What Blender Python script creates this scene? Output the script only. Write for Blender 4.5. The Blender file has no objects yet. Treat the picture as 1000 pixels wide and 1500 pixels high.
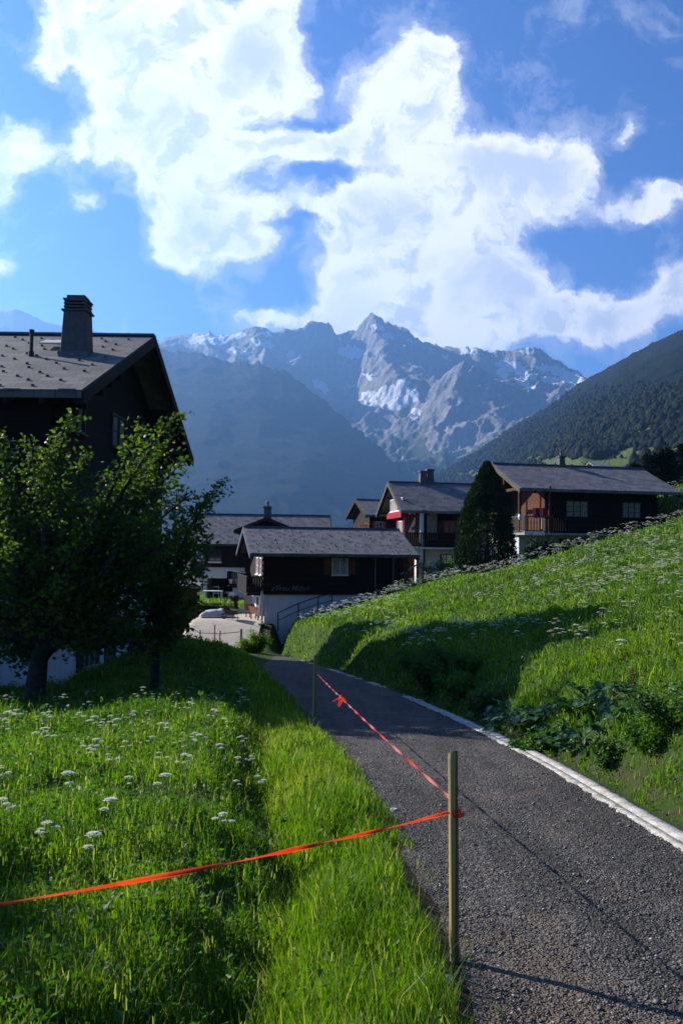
import bpy, bmesh, math, random
import numpy as np
from mathutils import Vector, Matrix
R = math.radians
SC = bpy.context.scene
COL = SC.collection
# ------------------------------------------------------------ camera, sky, sun, exposure
CAM = np.array([0.0, 0.0, 1.6])
F_PX, PITCH, ROLL = 1200.0, math.atan(55 / 1200.0), 0.012
cr_, sr_, cp_, sp_ = math.cos(ROLL), math.sin(ROLL), math.cos(PITCH), math.sin(PITCH)
_r0, _u0, _f = np.array([1, 0, 0.0]), np.array([0, -sp_, cp_]), np.array([0, cp_, sp_])
_r, _u = cr_ * _r0 + sr_ * _u0, -sr_ * _r0 + cr_ * _u0
cd = bpy.data.cameras.new('camera'); cam = bpy.data.objects.new('camera', cd); COL.objects.link(cam)
cd.sensor_fit = 'VERTICAL'; cd.sensor_height = 36.0; cd.lens = 36.0 * F_PX / 1500.0
cd.clip_start = 0.05; cd.clip_end = 60000
cam.matrix_world = Matrix(((_r[0], _u[0], -_f[0], CAM[0]), (_r[1], _u[1], -_f[1], CAM[1]), (_r[2], _u[2], -_f[2], CAM[2]), (0, 0, 0, 1)))
SC.camera = cam
SUN_AZ, SUN_EL = R(59), R(29)                       # azimuth to the left of +Y
sd = bpy.data.lights.new('sun', 'SUN'); sd.energy = 5.0; sd.angle = R(0.5); sd.color = (1.0, 0.93, 0.82)
so = bpy.data.objects.new('sun', sd); COL.objects.link(so)
SUN = Vector((-math.sin(SUN_AZ) * math.cos(SUN_EL), math.cos(SUN_AZ) * math.cos(SUN_EL), math.sin(SUN_EL)))
so.rotation_euler = SUN.to_track_quat('Z', 'Y').to_euler(); so.location = (-30, 20, 40)
SC.view_settings.view_transform = 'Standard'; SC.view_settings.look = 'None'
SC.view_settings.exposure = 1.25; SC.view_settings.gamma = 1.0; SC.view_settings.use_curve_mapping = False
SKY_STRENGTH = 0.05


def ray(px, py):
    """direction of the photo's point (1000x1500 scale), used to take measurements"""
    d = _r * ((px - 500) / F_PX) + _u * ((750 - py) / F_PX) + _f
    return d


def W(px, py, Y):
    d = ray(px, py); return CAM + d * (Y / d[1])


def project(x, y, z):
    dx, dy, dz = x - CAM[0], y - CAM[1], z - CAM[2]
    c = dx * _f[0] + dy * _f[1] + dz * _f[2]
    a = dx * _r[0] + dy * _r[1] + dz * _r[2]
    b = dx * _u[0] + dy * _u[1] + dz * _u[2]
    return 500 + F_PX * a / c, 750 - F_PX * b / c


# ---- node helpers
def N(nt, t, **kw):
    n = nt.nodes.new(t)
    for k, v in kw.items():
        if k == 'op': n.operation = v
        else: setattr(n, k, v)
    return n


def math_(nt, op, a, b=None, c=None, clamp=False):
    n = nt.nodes.new('ShaderNodeMath'); n.operation = op; n.use_clamp = clamp
    for i, v in enumerate((a, b, c)):
        if v is None: continue
        if isinstance(v, (int, float)): n.inputs[i].default_value = v
        else: nt.links.new(v, n.inputs[i])
    return n.outputs[0]


def mixc(nt, f, a, b, mode='MIX'):
    n = nt.nodes.new('ShaderNodeMix'); n.data_type = 'RGBA'; n.blend_type = mode
    for i, v in ((0, f), (6, a), (7, b)):
        if isinstance(v, (int, float)): n.inputs[i].default_value = v
        elif isinstance(v, tuple): n.inputs[i].default_value = v if len(v) == 4 else (*v, 1)
        else: nt.links.new(v, n.inputs[i])
    return n.outputs[2]


def noise(nt, vec, scale, detail=4, rough=0.55, dist=0.0, out=0):
    n = nt.nodes.new('ShaderNodeTexNoise'); n.inputs['Scale'].default_value = scale
    n.inputs['Detail'].default_value = detail; n.inputs['Roughness'].default_value = rough
    n.inputs['Distortion'].default_value = dist
    if vec is not None: nt.links.new(vec, n.inputs['Vector'])
    return n.outputs[out]


def ramp(nt, f, stops, interp='LINEAR'):
    n = nt.nodes.new('ShaderNodeValToRGB'); n.color_ramp.interpolation = interp
    e = n.color_ramp.elements
    while len(e) > 1: e.remove(e[0])
    for i, (p, c) in enumerate(stops):
        if i == 0: q = e[0]; q.position = p
        else: q = e.new(p)
        q.color = c if len(c) == 4 else (*c, 1)
    nt.links.new(f, n.inputs[0]); return n.outputs[0]


def maprange(nt, v, a, b, c, d, interp='LINEAR'):
    n = nt.nodes.new('ShaderNodeMapRange'); n.interpolation_type = interp
    nt.links.new(v, n.inputs[0])
    for i, x in enumerate((a, b, c, d)): n.inputs[i + 1].default_value = x
    return n.outputs[0]


# ---- sky with clouds, placed by direction
def sky_world():
    w = bpy.data.worlds.new('World'); SC.world = w; w.use_nodes = True
    nt = w.node_tree; nt.nodes.clear(); L = nt.links.new
    out = nt.nodes.new('ShaderNodeOutputWorld'); bg = nt.nodes.new('ShaderNodeBackground')
    sk = nt.nodes.new('ShaderNodeTexSky'); sk.sky_type = 'NISHITA'; sk.sun_disc = False
    sk.sun_elevation = SUN_EL; sk.sun_rotation = -SUN_AZ; sk.altitude = 1400
    sk.air_density = 1.1; sk.dust_density = 1.3; sk.ozone_density = 3.0
    tc = nt.nodes.new('ShaderNodeTexCoord')
    sep = nt.nodes.new('ShaderNodeSeparateXYZ'); L(tc.outputs['Generated'], sep.inputs[0])
    dy = math_(nt, 'MAXIMUM', sep.outputs[1], 0.02)
    u = math_(nt, 'DIVIDE', sep.outputs[0], dy); v = math_(nt, 'DIVIDE', sep.outputs[2], dy)
    front = maprange(nt, sep.outputs[1], 0.05, 0.3, 0, 1)
    comb = nt.nodes.new('ShaderNodeCombineXYZ'); L(u, comb.inputs[0]); L(v, comb.inputs[1])
    # domain warp so that the outlines billow
    wn = noise(nt, comb.outputs[0], 5.5, 10, 0.62, 0.0, out=1)
    sub = nt.nodes.new('ShaderNodeVectorMath'); sub.operation = 'SUBTRACT'; L(wn, sub.inputs[0]); sub.inputs[1].default_value = (.5, .5, .5)
    sc = nt.nodes.new('ShaderNodeVectorMath'); sc.operation = 'MULTIPLY'; L(sub.outputs[0], sc.inputs[0]); sc.inputs[1].default_value = (.15, .15, 0)
    ad = nt.nodes.new('ShaderNodeVectorMath'); ad.operation = 'ADD'; L(comb.outputs[0], ad.inputs[0]); L(sc.outputs[0], ad.inputs[1])
    ad1 = nt.nodes.new('ShaderNodeVectorMath'); ad1.operation = 'ADD'; L(ad.outputs[0], ad1.inputs[0]); ad1.inputs[1].default_value = (0, 0, 1)
    P = ad1.outputs[0]
    #        px   py   rx   ry  ang  weight
    blobs = [(255, 40, 150, 75, 0, 1.0), (395, 70, 100, 85, 0, 1.0), (110, 50, 95, 55, 10, .9), (240, 140, 115, 75, 0, 1.0), (140, 200, 75, 55, 0, .8),
             (290, 230, 95, 70, 0, 1.0), (300, 330, 80, 65, 0, 1.0), (355, 365, 50, 35, 0, .5), (250, 350, 40, 35, 0, .5), (15, 205, 60, 55, 0, .9), (5, 265, 30, 40, 0, .5),
             (430, 205, 75, 42, 0, .85), (540, 190, 95, 55, 20, 1.0), (600, 140, 60, 48, 40, .9), (630, 98, 34, 40, 20, .8), (530, 105, 75, 30, 10, .45),
             (640, 225, 80, 45, 0, .7), (720, 215, 90, 45, 0, .8), (800, 225, 65, 42, 0, .8), (700, 300, 160, 75, 0, 1.1), (560, 310, 85, 60, 0, .9), (830, 262, 50, 42, 0, .6),
             (560, 400, 110, 65, 0, 1.1), (700, 400, 160, 60, 0, 1.1), (520, 465, 95, 32, 0, 1.0), (640, 470, 170, 42, 0, 1.1), (780, 460, 140, 38, 0, 1.0), (910, 452, 120, 32, 0, 1.0),
             (1010, 440, 70, 40, 0, .8), (922, 298, 46, 22, 12, .85), (965, 285, 34, 20, 0, .5), (1000, 412, 28, 20, 0, .7), (118, 296, 24, 14, 10, .85), (15, 380, 34, 16, -10, .75), (380, 468, 42, 11, -10, .62),
             (430, 320, 60, 18, 0, .5), (922, 200, 16, 14, 0, .55), (650, 78, 20, 14, -30, .5),
             (60, 120, 80, 26, 14, -.9), (30, 28, 45, 17, -40, -.55), (90, 165, 40, 25, 30, -.6), (440, 163, 60, 14, 0, -.7), (468, 262, 52, 20, 0, -.75), (432, 338, 40, 12, 0, -.55), (585, 245, 24, 20, 0, -.6),
             (790, 345, 50, 20, 10, -.35), (800, 418, 60, 12, 10, -.3), (870, 365, 70, 38, 0, -.7), (960, 230, 60, 40, 0, -.6), (905, 250, 30, 30, 0, -.5), (410, 420, 60, 40, 0, -.6), (170, 330, 40, 60, 0, -.4), (180, 420, 90, 40, 0, -.3), (480, 60, 30, 70, 0, -.3)]
    F = None
    for px, py, rx, ry, an, wt in blobs:
        d = ray(px, py); cu, cv = d[0] / d[1], d[2] / d[1]
        c, s = math.cos(R(an)), math.sin(R(an)); ru, rv = rx / F_PX, ry / F_PX
        acc = []
        for ex, ey, rr in ((c, s, ru), (-s, c, rv)):
            n = nt.nodes.new('ShaderNodeVectorMath'); n.operation = 'DOT_PRODUCT'; L(P, n.inputs[0])
            n.inputs[1].default_value = (ex / rr, ey / rr, -(cu * ex + cv * ey) / rr); acc.append(n.outputs['Value'])
        a2 = math_(nt, 'MULTIPLY', acc[0], acc[0]); d2 = math_(nt, 'MULTIPLY_ADD', acc[1], acc[1], a2)
        g = math_(nt, 'POWER', 2.718, math_(nt, 'MULTIPLY', d2, -1.0))
        F = math_(nt, 'MULTIPLY', g, wt) if F is None else math_(nt, 'MULTIPLY_ADD', g, wt, F)
    # cloud cover outside the photographed part: loose cumulus
    n1 = noise(nt, ad.outputs[0], 9.0, 12, 0.60, 0.15)
    n2 = noise(nt, ad.outputs[0], 26.0, 8, 0.62)
    bil = math_(nt, 'ABSOLUTE', math_(nt, 'MULTIPLY_ADD', n2, 2.0, -1.0))
    dens = math_(nt, 'ADD', F, math_(nt, 'MULTIPLY_ADD', n1, 2.3, -1.12))
    dens = math_(nt, 'ADD', dens, math_(nt, 'MULTIPLY_ADD', bil, -0.55, 0.09))
    # the same relief sampled a little towards the sun gives lit and shaded sides
    of = nt.nodes.new('ShaderNodeVectorMath'); of.operation = 'ADD'; L(ad.outputs[0], of.inputs[0]); of.inputs[1].default_value = (-.022, .016, 0)
    n1s = noise(nt, of.outputs[0], 9.0, 12, 0.60, 0.15)
    rel = maprange(nt, math_(nt, 'SUBTRACT', n1s, n1), -0.02, 0.10, 0, 1, 'SMOOTHSTEP')
    alpha = maprange(nt, dens, 0.30, 0.92, 0, 1, 'SMOOTHSTEP')
    wisp = maprange(nt, dens, 0.05, 0.5, 0, 0.22, 'SMOOTHSTEP')
    alpha = math_(nt, 'MAXIMUM', alpha, wisp)
    # anywhere else in the sky: a little broken cloud
    wn3 = noise(nt, tc.outputs['Generated'], 2.6, 8, 0.6)
    oth = maprange(nt, wn3, 0.62, 0.72, 0, 0.4, 'SMOOTHSTEP')
    am = nt.nodes.new('ShaderNodeMix'); am.data_type = 'FLOAT'; L(front, am.inputs[0]); L(oth, am.inputs[2]); L(alpha, am.inputs[3])
    # thick parts of the cloud are a little greyer than the sunlit rims
    n3 = noise(nt, comb.outputs[0], 6.5, 6, 0.55, 0.5)
    thick = maprange(nt, dens, 0.9, 1.7, 0, 1, 'SMOOTHSTEP')
    gr = math_(nt, 'MULTIPLY', thick, maprange(nt, n3, 0.42, 0.62, 0, 1.0, 'SMOOTHSTEP'))
    gr = math_(nt, 'MAXIMUM', gr, math_(nt, 'MULTIPLY', rel, maprange(nt, dens, .55, 1.1, 0, .95)))
    K = 0.54 / SKY_STRENGTH
    ccol = mixc(nt, gr, (1.0 * K, 1.0 * K, 1.02 * K), (0.60 * K, 0.66 * K, 0.78 * K))
    elev = maprange(nt, v, 0.1, 0.75, 0, 1)
    tint = mixc(nt, 1.0, sk.outputs[0], mixc(nt, elev, (0.52, 0.90, 1.42), (0.33, 0.68, 1.28)), 'MULTIPLY')
    col = mixc(nt, am.outputs[0], tint, ccol)
    L(col, bg.inputs[0]); bg.inputs[1].default_value = SKY_STRENGTH; L(bg.outputs[0], out.inputs[0])
    w.cycles.sampling_method = 'MANUAL'; w.cycles.sample_map_resolution = 512


sky_world()
SC.cycles.volume_bounces = 0; SC.cycles.max_bounces = 8; SC.cycles.transparent_max_bounces = 12
SC.cycles.sample_clamp_indirect = 4.0
rng = np.random.default_rng(7); random.seed(7)


# ------------------------------------------------------------ mesh helpers
def link(o, parent=None):
    COL.objects.link(o)
    if parent: o.parent = parent
    return o


def tag(o, label=None, cat=None, group=None, kind=None):
    for k, v in (('label', label), ('category', cat), ('group', group), ('kind', kind)):
        if v: o[k] = v
    return o


def empty(name, loc, rz=0.0):
    o = bpy.data.objects.new(name, None); o.location = loc; o.rotation_euler = (0, 0, rz); o.empty_display_size = .2
    link(o)
    o['_m'] = 0; del o['_m']
    return o


class MB:
    def __init__(s): s.v = []; s.f = []; s.m = []; s.mats = []; s.cur = 0
    def mat(s, m):
        if m not in s.mats: s.mats.append(m)
        s.cur = s.mats.index(m); return s
    def add(s, vs, fs):
        b = len(s.v); s.v += [tuple(v) for v in vs]
        for f in fs: s.f.append(tuple(b + i for i in f)); s.m.append(s.cur)
        return s
    def box(s, a, b):
        x0, y0, z0 = a; x1, y1, z1 = b
        return s.add([(x0, y0, z0), (x1, y0, z0), (x1, y1, z0), (x0, y1, z0), (x0, y0, z1), (x1, y0, z1), (x1, y1, z1), (x0, y1, z1)],
                     [(0, 3, 2, 1), (4, 5, 6, 7), (0, 1, 5, 4), (1, 2, 6, 5), (2, 3, 7, 6), (3, 0, 4, 7)])
    def prism(s, pts, d):
        """extrude a polygon (3d points) along vector d"""
        n = len(pts); q = [tuple(np.add(p, d)) for p in pts]
        return s.add(list(pts) + q, [tuple(range(n))[::-1], tuple(range(n, 2 * n))] + [(i, (i + 1) % n, n + (i + 1) % n, n + i) for i in range(n)])
    def tube(s, pts, rad, n=6, caps=True):
        pts = [Vector(p) for p in pts]; rs = rad if isinstance(rad, (list, tuple)) else [rad] * len(pts)
        vs = []; prev = None
        for i, p in enumerate(pts):
            t = (pts[min(i + 1, len(pts) - 1)] - pts[max(i - 1, 0)]).normalized()
            a = Vector((1, 0, 0)) if abs(t.x) < .8 else Vector((0, 1, 0))
            if prev is not None: a = prev
            e1 = (a - t * a.dot(t)).normalized(); e2 = t.cross(e1); prev = e1
            for k in range(n):
                th = 2 * math.pi * k / n
                vs.append(p + (e1 * math.cos(th) + e2 * math.sin(th)) * rs[i])
        fs = []
        for i in range(len(pts) - 1):
            for k in range(n):
                fs.append((i * n + k, i * n + (k + 1) % n, (i + 1) * n + (k + 1) % n, (i + 1) * n + k))
        if caps: fs.append(tuple(range(n))[::-1]); fs.append(tuple(range((len(pts) - 1) * n, len(pts) * n)))
        return s.add(vs, fs)
    def beam(s, p, q, w, h):
        """square bar from p to q; w sideways, h in the vertical sense"""
        p, q = Vector(p), Vector(q); t = (q - p).normalized()
        up = Vector((0, 0, 1)) if abs(t.z) < .95 else Vector((0, 1, 0))
        a = t.cross(up).normalized() * (w / 2); b = a.cross(t).normalized() * (h / 2)
        vs = [p - a - b, p + a - b, p + a + b, p - a + b, q - a - b, q + a - b, q + a + b, q - a + b]
        return s.add(vs, [(0, 3, 2, 1), (4, 5, 6, 7), (0, 1, 5, 4), (1, 2, 6, 5), (2, 3, 7, 6), (3, 0, 4, 7)])
    def build(s, name, mat, parent=None, smooth=False, bevel=0):
        me = bpy.data.meshes.new(name); me.from_pydata(s.v, [], s.f)
        mats = [mat] if mat else s.mats
        for m in mats: me.materials.append(m)
        if not mat: me.polygons.foreach_set('material_index', s.m)
        if smooth: me.polygons.foreach_set('use_smooth', [True] * len(s.f))
        me.update(); o = bpy.data.objects.new(name, me); link(o, parent)
        bm = bmesh.new(); bm.from_mesh(me); bmesh.ops.recalc_face_normals(bm, faces=bm.faces); bm.to_mesh(me); bm.free()
        if bevel:
            md = o.modifiers.new('bevel', 'BEVEL'); md.width = bevel; md.segments = 1; md.limit_method = 'ANGLE'
        return o


def np_mesh(name, verts, faces, mat, parent=None, smooth=False, attrs=None, fcol=None):
    """verts (N,3), faces (M,k)"""
    verts = np.ascontiguousarray(verts, dtype=np.float32); faces = np.ascontiguousarray(faces, dtype=np.int32)
    me = bpy.data.meshes.new(name); m, k = faces.shape
    me.vertices.add(len(verts)); me.vertices.foreach_set('co', verts.ravel())
    me.loops.add(m * k); me.loops.foreach_set('vertex_index', faces.ravel())
    me.polygons.add(m); me.polygons.foreach_set('loop_start', np.arange(0, m * k, k, dtype=np.int32))
    if smooth: me.polygons.foreach_set('use_smooth', np.ones(m, dtype=bool))
    me.update(calc_edges=True)
    for nm, a in (attrs or {}).items():
        at = me.attributes.new(nm, 'FLOAT', 'POINT'); at.data.foreach_set('value', np.ascontiguousarray(a, dtype=np.float32))
    if isinstance(mat, (list, tuple)):
        for q in mat: me.materials.append(q)
    else: me.materials.append(mat)
    if fcol is not None: me.polygons.foreach_set('material_index', np.ascontiguousarray(fcol, dtype=np.int32))
    o = bpy.data.objects.new(name, me); link(o, parent); return o


def grid_faces(nr, nc):
    i = np.arange(nr - 1)[:, None] * nc + np.arange(nc - 1)[None, :]
    i = i.ravel(); return np.stack([i, i + 1, i + nc + 1, i + nc], 1)


# ---- value noise in numpy
def _hash(i, j, seed):
    h = (i.astype(np.int64) * 374761393 + j.astype(np.int64) * 668265263 + seed * 1442695041) & 0xffffffff
    h = ((h ^ (h >> 13)) * 1274126177) & 0xffffffff
    return ((h ^ (h >> 16)) & 0xffffff) / float(0xffffff)


def vnoise(x, y, seed=0):
    xi, yi = np.floor(x), np.floor(y); fx, fy = x - xi, y - yi
    fx = fx * fx * fx * (fx * (fx * 6 - 15) + 10); fy = fy * fy * fy * (fy * (fy * 6 - 15) + 10)
    a, b = _hash(xi, yi, seed), _hash(xi + 1, yi, seed); c, d = _hash(xi, yi + 1, seed), _hash(xi + 1, yi + 1, seed)
    return (a * (1 - fx) + b * fx) * (1 - fy) + (c * (1 - fx) + d * fx) * fy


def fbm(x, y, octv=4, seed=0, gain=.5, ridged=False):
    s, a, t = 0, 1.0, 0
    x = np.asarray(x, float); y = np.asarray(y, float)
    for o in range(octv):
        n = vnoise(x + 17.3 * o, y - 9.1 * o, seed + o)
        if ridged: n = 1 - np.abs(2 * n - 1)
        s = s + a * n; t += a; a *= gain
        x, y = x * 1.93 + y * .35, y * 1.93 - x * .35
    return s / t


def ss(t): t = np.clip(t, 0, 1); return t * t * (3 - 2 * t)


# ------------------------------------------------------------ materials
def new_mat(name):
    m = bpy.data.materials.new(name); m.use_nodes = True; nt = m.node_tree
    return m, nt, nt.nodes['Principled BSDF'], nt.links.new


def obj_coord(nt):
    return nt.nodes.new('ShaderNodeTexCoord').outputs['Object']


def bump(nt, bs, h, strength=.5, dist=.01):
    b = nt.nodes.new('ShaderNodeBump'); b.inputs['Strength'].default_value = strength; b.inputs['Distance'].default_value = dist
    nt.links.new(h, b.inputs['Height']); nt.links.new(b.outputs[0], bs.inputs['Normal'])


def mapping(nt, vec, scale, rot=(0, 0, 0)):
    n = nt.nodes.new('ShaderNodeMapping'); n.inputs['Scale'].default_value = scale; n.inputs['Rotation'].default_value = rot
    nt.links.new(vec, n.inputs[0]); return n.outputs[0]


def wood_mat(name, c1, c2, plank=.16, axis='z', rough=.85):
    m, nt, b, L = new_mat(name); oc = obj_coord(nt)
    sep = nt.nodes.new('ShaderNodeSeparateXYZ'); L(oc, sep.inputs[0])
    co = sep.outputs[{'x': 0, 'y': 1, 'z': 2}[axis]]
    q = math_(nt, 'DIVIDE', co, plank); fr = math_(nt, 'FRACT', q); fl = math_(nt, 'FLOOR', q)
    wn = nt.nodes.new('ShaderNodeTexWhiteNoise'); wn.noise_dimensions = '1D'; L(fl, wn.inputs['W'])
    sc = {'x': (1, 1, .1), 'y': (1, 1, .1), 'z': (.3, .3, 3)}[axis]
    nz = noise(nt, mapping(nt, oc, sc), 6, 6, .65)
    f = math_(nt, 'ADD', math_(nt, 'MULTIPLY', nz, .75), math_(nt, 'MULTIPLY_ADD', wn.outputs[0], .5, -.1), clamp=True)
    col = mixc(nt, f, c1, c2)
    gap = maprange(nt, fr, 0.0, .08, 0, 1)
    L(mixc(nt, gap, (c1[0] * .3, c1[1] * .3, c1[2] * .3), col), b.inputs['Base Color'])
    b.inputs['Roughness'].default_value = rough; b.inputs['Specular IOR Level'].default_value = .2
    bump(nt, b, math_(nt, 'ADD', gap, math_(nt, 'MULTIPLY', nz, .3)), .6, .02)
    return m


def plaster_mat(name, c, dirt=.25):
    m, nt, b, L = new_mat(name); oc = obj_coord(nt)
    n1 = noise(nt, oc, 1.3, 6, .65); n2 = noise(nt, mapping(nt, oc, (2, 2, .35)), 2.2, 5, .6); n3 = noise(nt, oc, 45, 3, .6)
    f = math_(nt, 'MULTIPLY', math_(nt, 'ADD', maprange(nt, n1, .4, .75, 0, 1), maprange(nt, n2, .45, .8, 0, 1)), dirt, clamp=True)
    L(mixc(nt, f, c, (c[0] * .55, c[1] * .52, c[2] * .46)), b.inputs['Base Color'])
    b.inputs['Roughness'].default_value = .95; b.inputs['Specular IOR Level'].default_value = .15
    bump(nt, b, n3, .35, .01); return m


def roof_mat(name, c, tile=(.42, .3), spot=.0, ang=0):
    m, nt, b, L = new_mat(name); oc = obj_coord(nt)
    br = nt.nodes.new('ShaderNodeTexBrick'); L(mapping(nt, oc, (1, 1, 1), (0, 0, ang)), br.inputs[0])
    br.inputs['Scale'].default_value = 1; br.inputs['Brick Width'].default_value = tile[0]; br.inputs['Row Height'].default_value = tile[1]
    br.inputs['Mortar Size'].default_value = .012; br.inputs['Mortar Smooth'].default_value = .3
    br.inputs['Color1'].default_value = (c[0] * .5, c[1] * .5, c[2] * .52, 1); br.inputs['Color2'].default_value = (c[0] * 1.35, c[1] * 1.33, c[2] * 1.3, 1)
    br.inputs['Mortar'].default_value = (c[0] * .3, c[1] * .3, c[2] * .3, 1)
    n1 = noise(nt, oc, .8, 6, .65); n2 = noise(nt, oc, 9, 5, .7)
    col = mixc(nt, maprange(nt, n1, .35, .7, 0, .6), br.outputs[0], (c[0] * 1.0, c[1] * .97, c[2] * .85))
    col = mixc(nt, maprange(nt, n2, .5, .75, 0, .55), col, (c[0] * 1.9, c[1] * 1.85, c[2] * 1.8))
    L(col, b.inputs['Base Color']); b.inputs['Roughness'].default_value = .75; b.inputs['Specular IOR Level'].default_value = .35
    sep = nt.nodes.new('ShaderNodeSeparateXYZ'); L(oc, sep.inputs[0])
    saw = math_(nt, 'FRACT', math_(nt, 'DIVIDE', sep.outputs[1], tile[1]))
    h = math_(nt, 'ADD', math_(nt, 'MULTIPLY', saw, .8), math_(nt, 'ADD', math_(nt, 'MULTIPLY', br.outputs[1], -.8), math_(nt, 'MULTIPLY', n2, .8)))
    bump(nt, b, h, .7, .03); return m


def plain(name, c, rough=.6, metal=0, spec=.4, nz=.15, ns=20, emis=None):
    m, nt, b, L = new_mat(name); oc = obj_coord(nt); n = noise(nt, oc, ns, 4, .6)
    L(mixc(nt, maprange(nt, n, .3, .75, 0, 1), tuple(x * (1 + nz) for x in c), tuple(x * (1 - 2 * nz) for x in c)), b.inputs['Base Color'])
    b.inputs['Roughness'].default_value = rough; b.inputs['Metallic'].default_value = metal; b.inputs['Specular IOR Level'].default_value = spec
    bump(nt, b, n, .25, .004); return m


def glass_mat(name, c=(.02, .025, .03)):
    m, nt, b, L = new_mat(name); oc = obj_coord(nt); n = noise(nt, oc, 1.5, 3)
    L(mixc(nt, n, c, tuple(x * 2 for x in c)), b.inputs['Base Color']); b.inputs['Roughness'].default_value = .06; b.inputs['Specular IOR Level'].default_value = .8
    return m


def leaf_mat(name, stops, trans=.45, rough=.55, spec=.3, tcol=None):
    """foliage: colour by the blade's own natural variation, plus light passing through"""
    m = bpy.data.materials.new(name); m.use_nodes = True; nt = m.node_tree; L = nt.links.new; b = nt.nodes['Principled BSDF']
    at = nt.nodes.new('ShaderNodeAttribute'); at.attribute_name = 'var'
    col = ramp(nt, at.outputs['Fac'], stops)
    L(col, b.inputs['Base Color']); b.inputs['Roughness'].default_value = rough; b.inputs['Specular IOR Level'].default_value = spec
    tr = nt.nodes.new('ShaderNodeBsdfTranslucent'); tc = mixc(nt, 1.0, col, tcol or (1.45, 1.8, .42, 1), 'MULTIPLY'); L(tc, tr.inputs[0])
    mx = nt.nodes.new('ShaderNodeMixShader'); mx.inputs[0].default_value = trans
    L(b.outputs[0], mx.inputs[1]); L(tr.outputs[0], mx.inputs[2]); L(mx.outputs[0], nt.nodes['Material Output'].inputs[0])
    return m


M = {}
M['wood'] = wood_mat('dark_larch_boards', (.007, .004, .003), (.022, .012, .008))
M['wood_v'] = wood_mat('dark_upright_boards', (.007, .005, .004), (.024, .015, .010), .14, 'x')
M['wood_red'] = wood_mat('red_brown_boards', (.07, .022, .010), (.16, .06, .028))
M['wood_warm'] = wood_mat('warm_larch_boards', (.06, .020, .010), (.12, .045, .02))
M['wood_grey'] = wood_mat('grey_weathered_boards', (.05, .045, .038), (.12, .105, .085), .2)
M['beam'] = wood_mat('eave_timber', (.014, .010, .008), (.04, .028, .02), .3, 'x')
M['plaster'] = plaster_mat('white_plaster', (.60, .60, .58))
M['plaster_grey'] = plaster_mat('grey_plaster', (.30, .30, .29), .35)
M['concrete'] = plaster_mat('pale_concrete', (.50, .44, .36), .5)
M['slate'] = roof_mat('slate_roof', (.14, .135, .14))
M['slate_brown'] = roof_mat('weathered_slate_roof', (.13, .12, .11), (.5, .36))
M['slate_pale'] = roof_mat('stone_slab_roof', (.42, .38, .33), (.6, .5))
M['chimney'] = plain('chimney_render', (.10, .095, .09), .9, ns=9)
M['sheet'] = plain('dull_sheet_metal', (.12, .12, .125), .45, .6)
M['glass'] = glass_mat('window_glass')
M['curtain'] = plain('net_curtain', (.30, .27, .20), .9, ns=8, nz=.3)
M['frame'] = plain('pale_window_frame', (.55, .52, .45), .5)
M['frame_dark'] = plain('brown_window_frame', (.06, .045, .035), .6)
M['white'] = plain('white_paint', (.78, .77, .74), .5, nz=.06)
M['red'] = plain('red_paint', (.45, .03, .05), .6)
M['redcloth'] = plain('red_cloth', (.36, .02, .04), .85, spec=.1)
M['pinkcloth'] = plain('faded_pink_cloth', (.75, .35, .33), .85, spec=.1)
M['black'] = plain('black_paint', (.02, .02, .022), .5)
M['iron'] = plain('rusty_iron', (.035, .03, .028), .7, .3)
M['post'] = wood_mat('pole_wood', (.30, .22, .08), (.48, .37, .15), .5, 'x', .8)
M['terracotta'] = plain('terracotta', (.32, .13, .07), .85)
M['tarp'] = plain('grey_tarpaulin', (.45, .45, .46), .55, ns=6, nz=.25)
M['skin'] = plain('skin', (.45, .26, .18), .6, nz=.04)
M['hair'] = plain('dark_hair', (.03, .02, .015), .7)
M['stone'] = plain('grey_stone', (.33, .31, .28), .9, ns=5, nz=.3)
M['bark'] = plain('bark', (.045, .035, .026), .95, ns=14, nz=.45)
M['sign'] = plain('worn_lettering', (.11, .11, .105), .7)
M['grass'] = leaf_mat('grass_blades', [(0, (.020, .052, .004)), (.4, (.060, .122, .007)), (.72, (.135, .200, .012)), (.93, (.17, .20, .035)), (1, (.34, .31, .14))], .55)
M['herb'] = leaf_mat('meadow_herbs', [(0, (.020, .055, .009)), (.6, (.055, .125, .014)), (1, (.11, .18, .03))], .45)
M['tree_leaf'] = leaf_mat('cherry_leaves', [(0, (.024, .045, .008)), (.6, (.060, .095, .014)), (1, (.14, .17, .03))], .52, .5, .3)
M['yew'] = leaf_mat('conifer_needles', [(0, (.007, .017, .007)), (.7, (.014, .034, .010)), (1, (.03, .065, .016))], .15, .6, .2)
M['bush'] = leaf_mat('bush_leaves', [(0, (.03, .07, .012)), (.6, (.06, .12, .02)), (1, (.12, .18, .04))], .35)
M['dock'] = leaf_mat('dock_leaves', [(0, (.020, .060, .022)), (.6, (.035, .095, .035)), (1, (.08, .14, .06))], .25, .42, .5)
M['umbel'] = leaf_mat('umbel_petals', [(0, (.48, .52, .38)), (1, (.76, .77, .66))], .35, .7, .1, (1, 1, .9, 1))
M['stalk'] = leaf_mat('flower_stalks', [(0, (.06, .11, .03)), (1, (.12, .17, .05))], .3)
M['far_tree'] = leaf_mat('hillside_trees', [(0, (.003, .006, .003)), (.5, (.005, .011, .004)), (.85, (.013, .024, .007)), (1, (.03, .05, .014))], .15, .8, .1)


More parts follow.
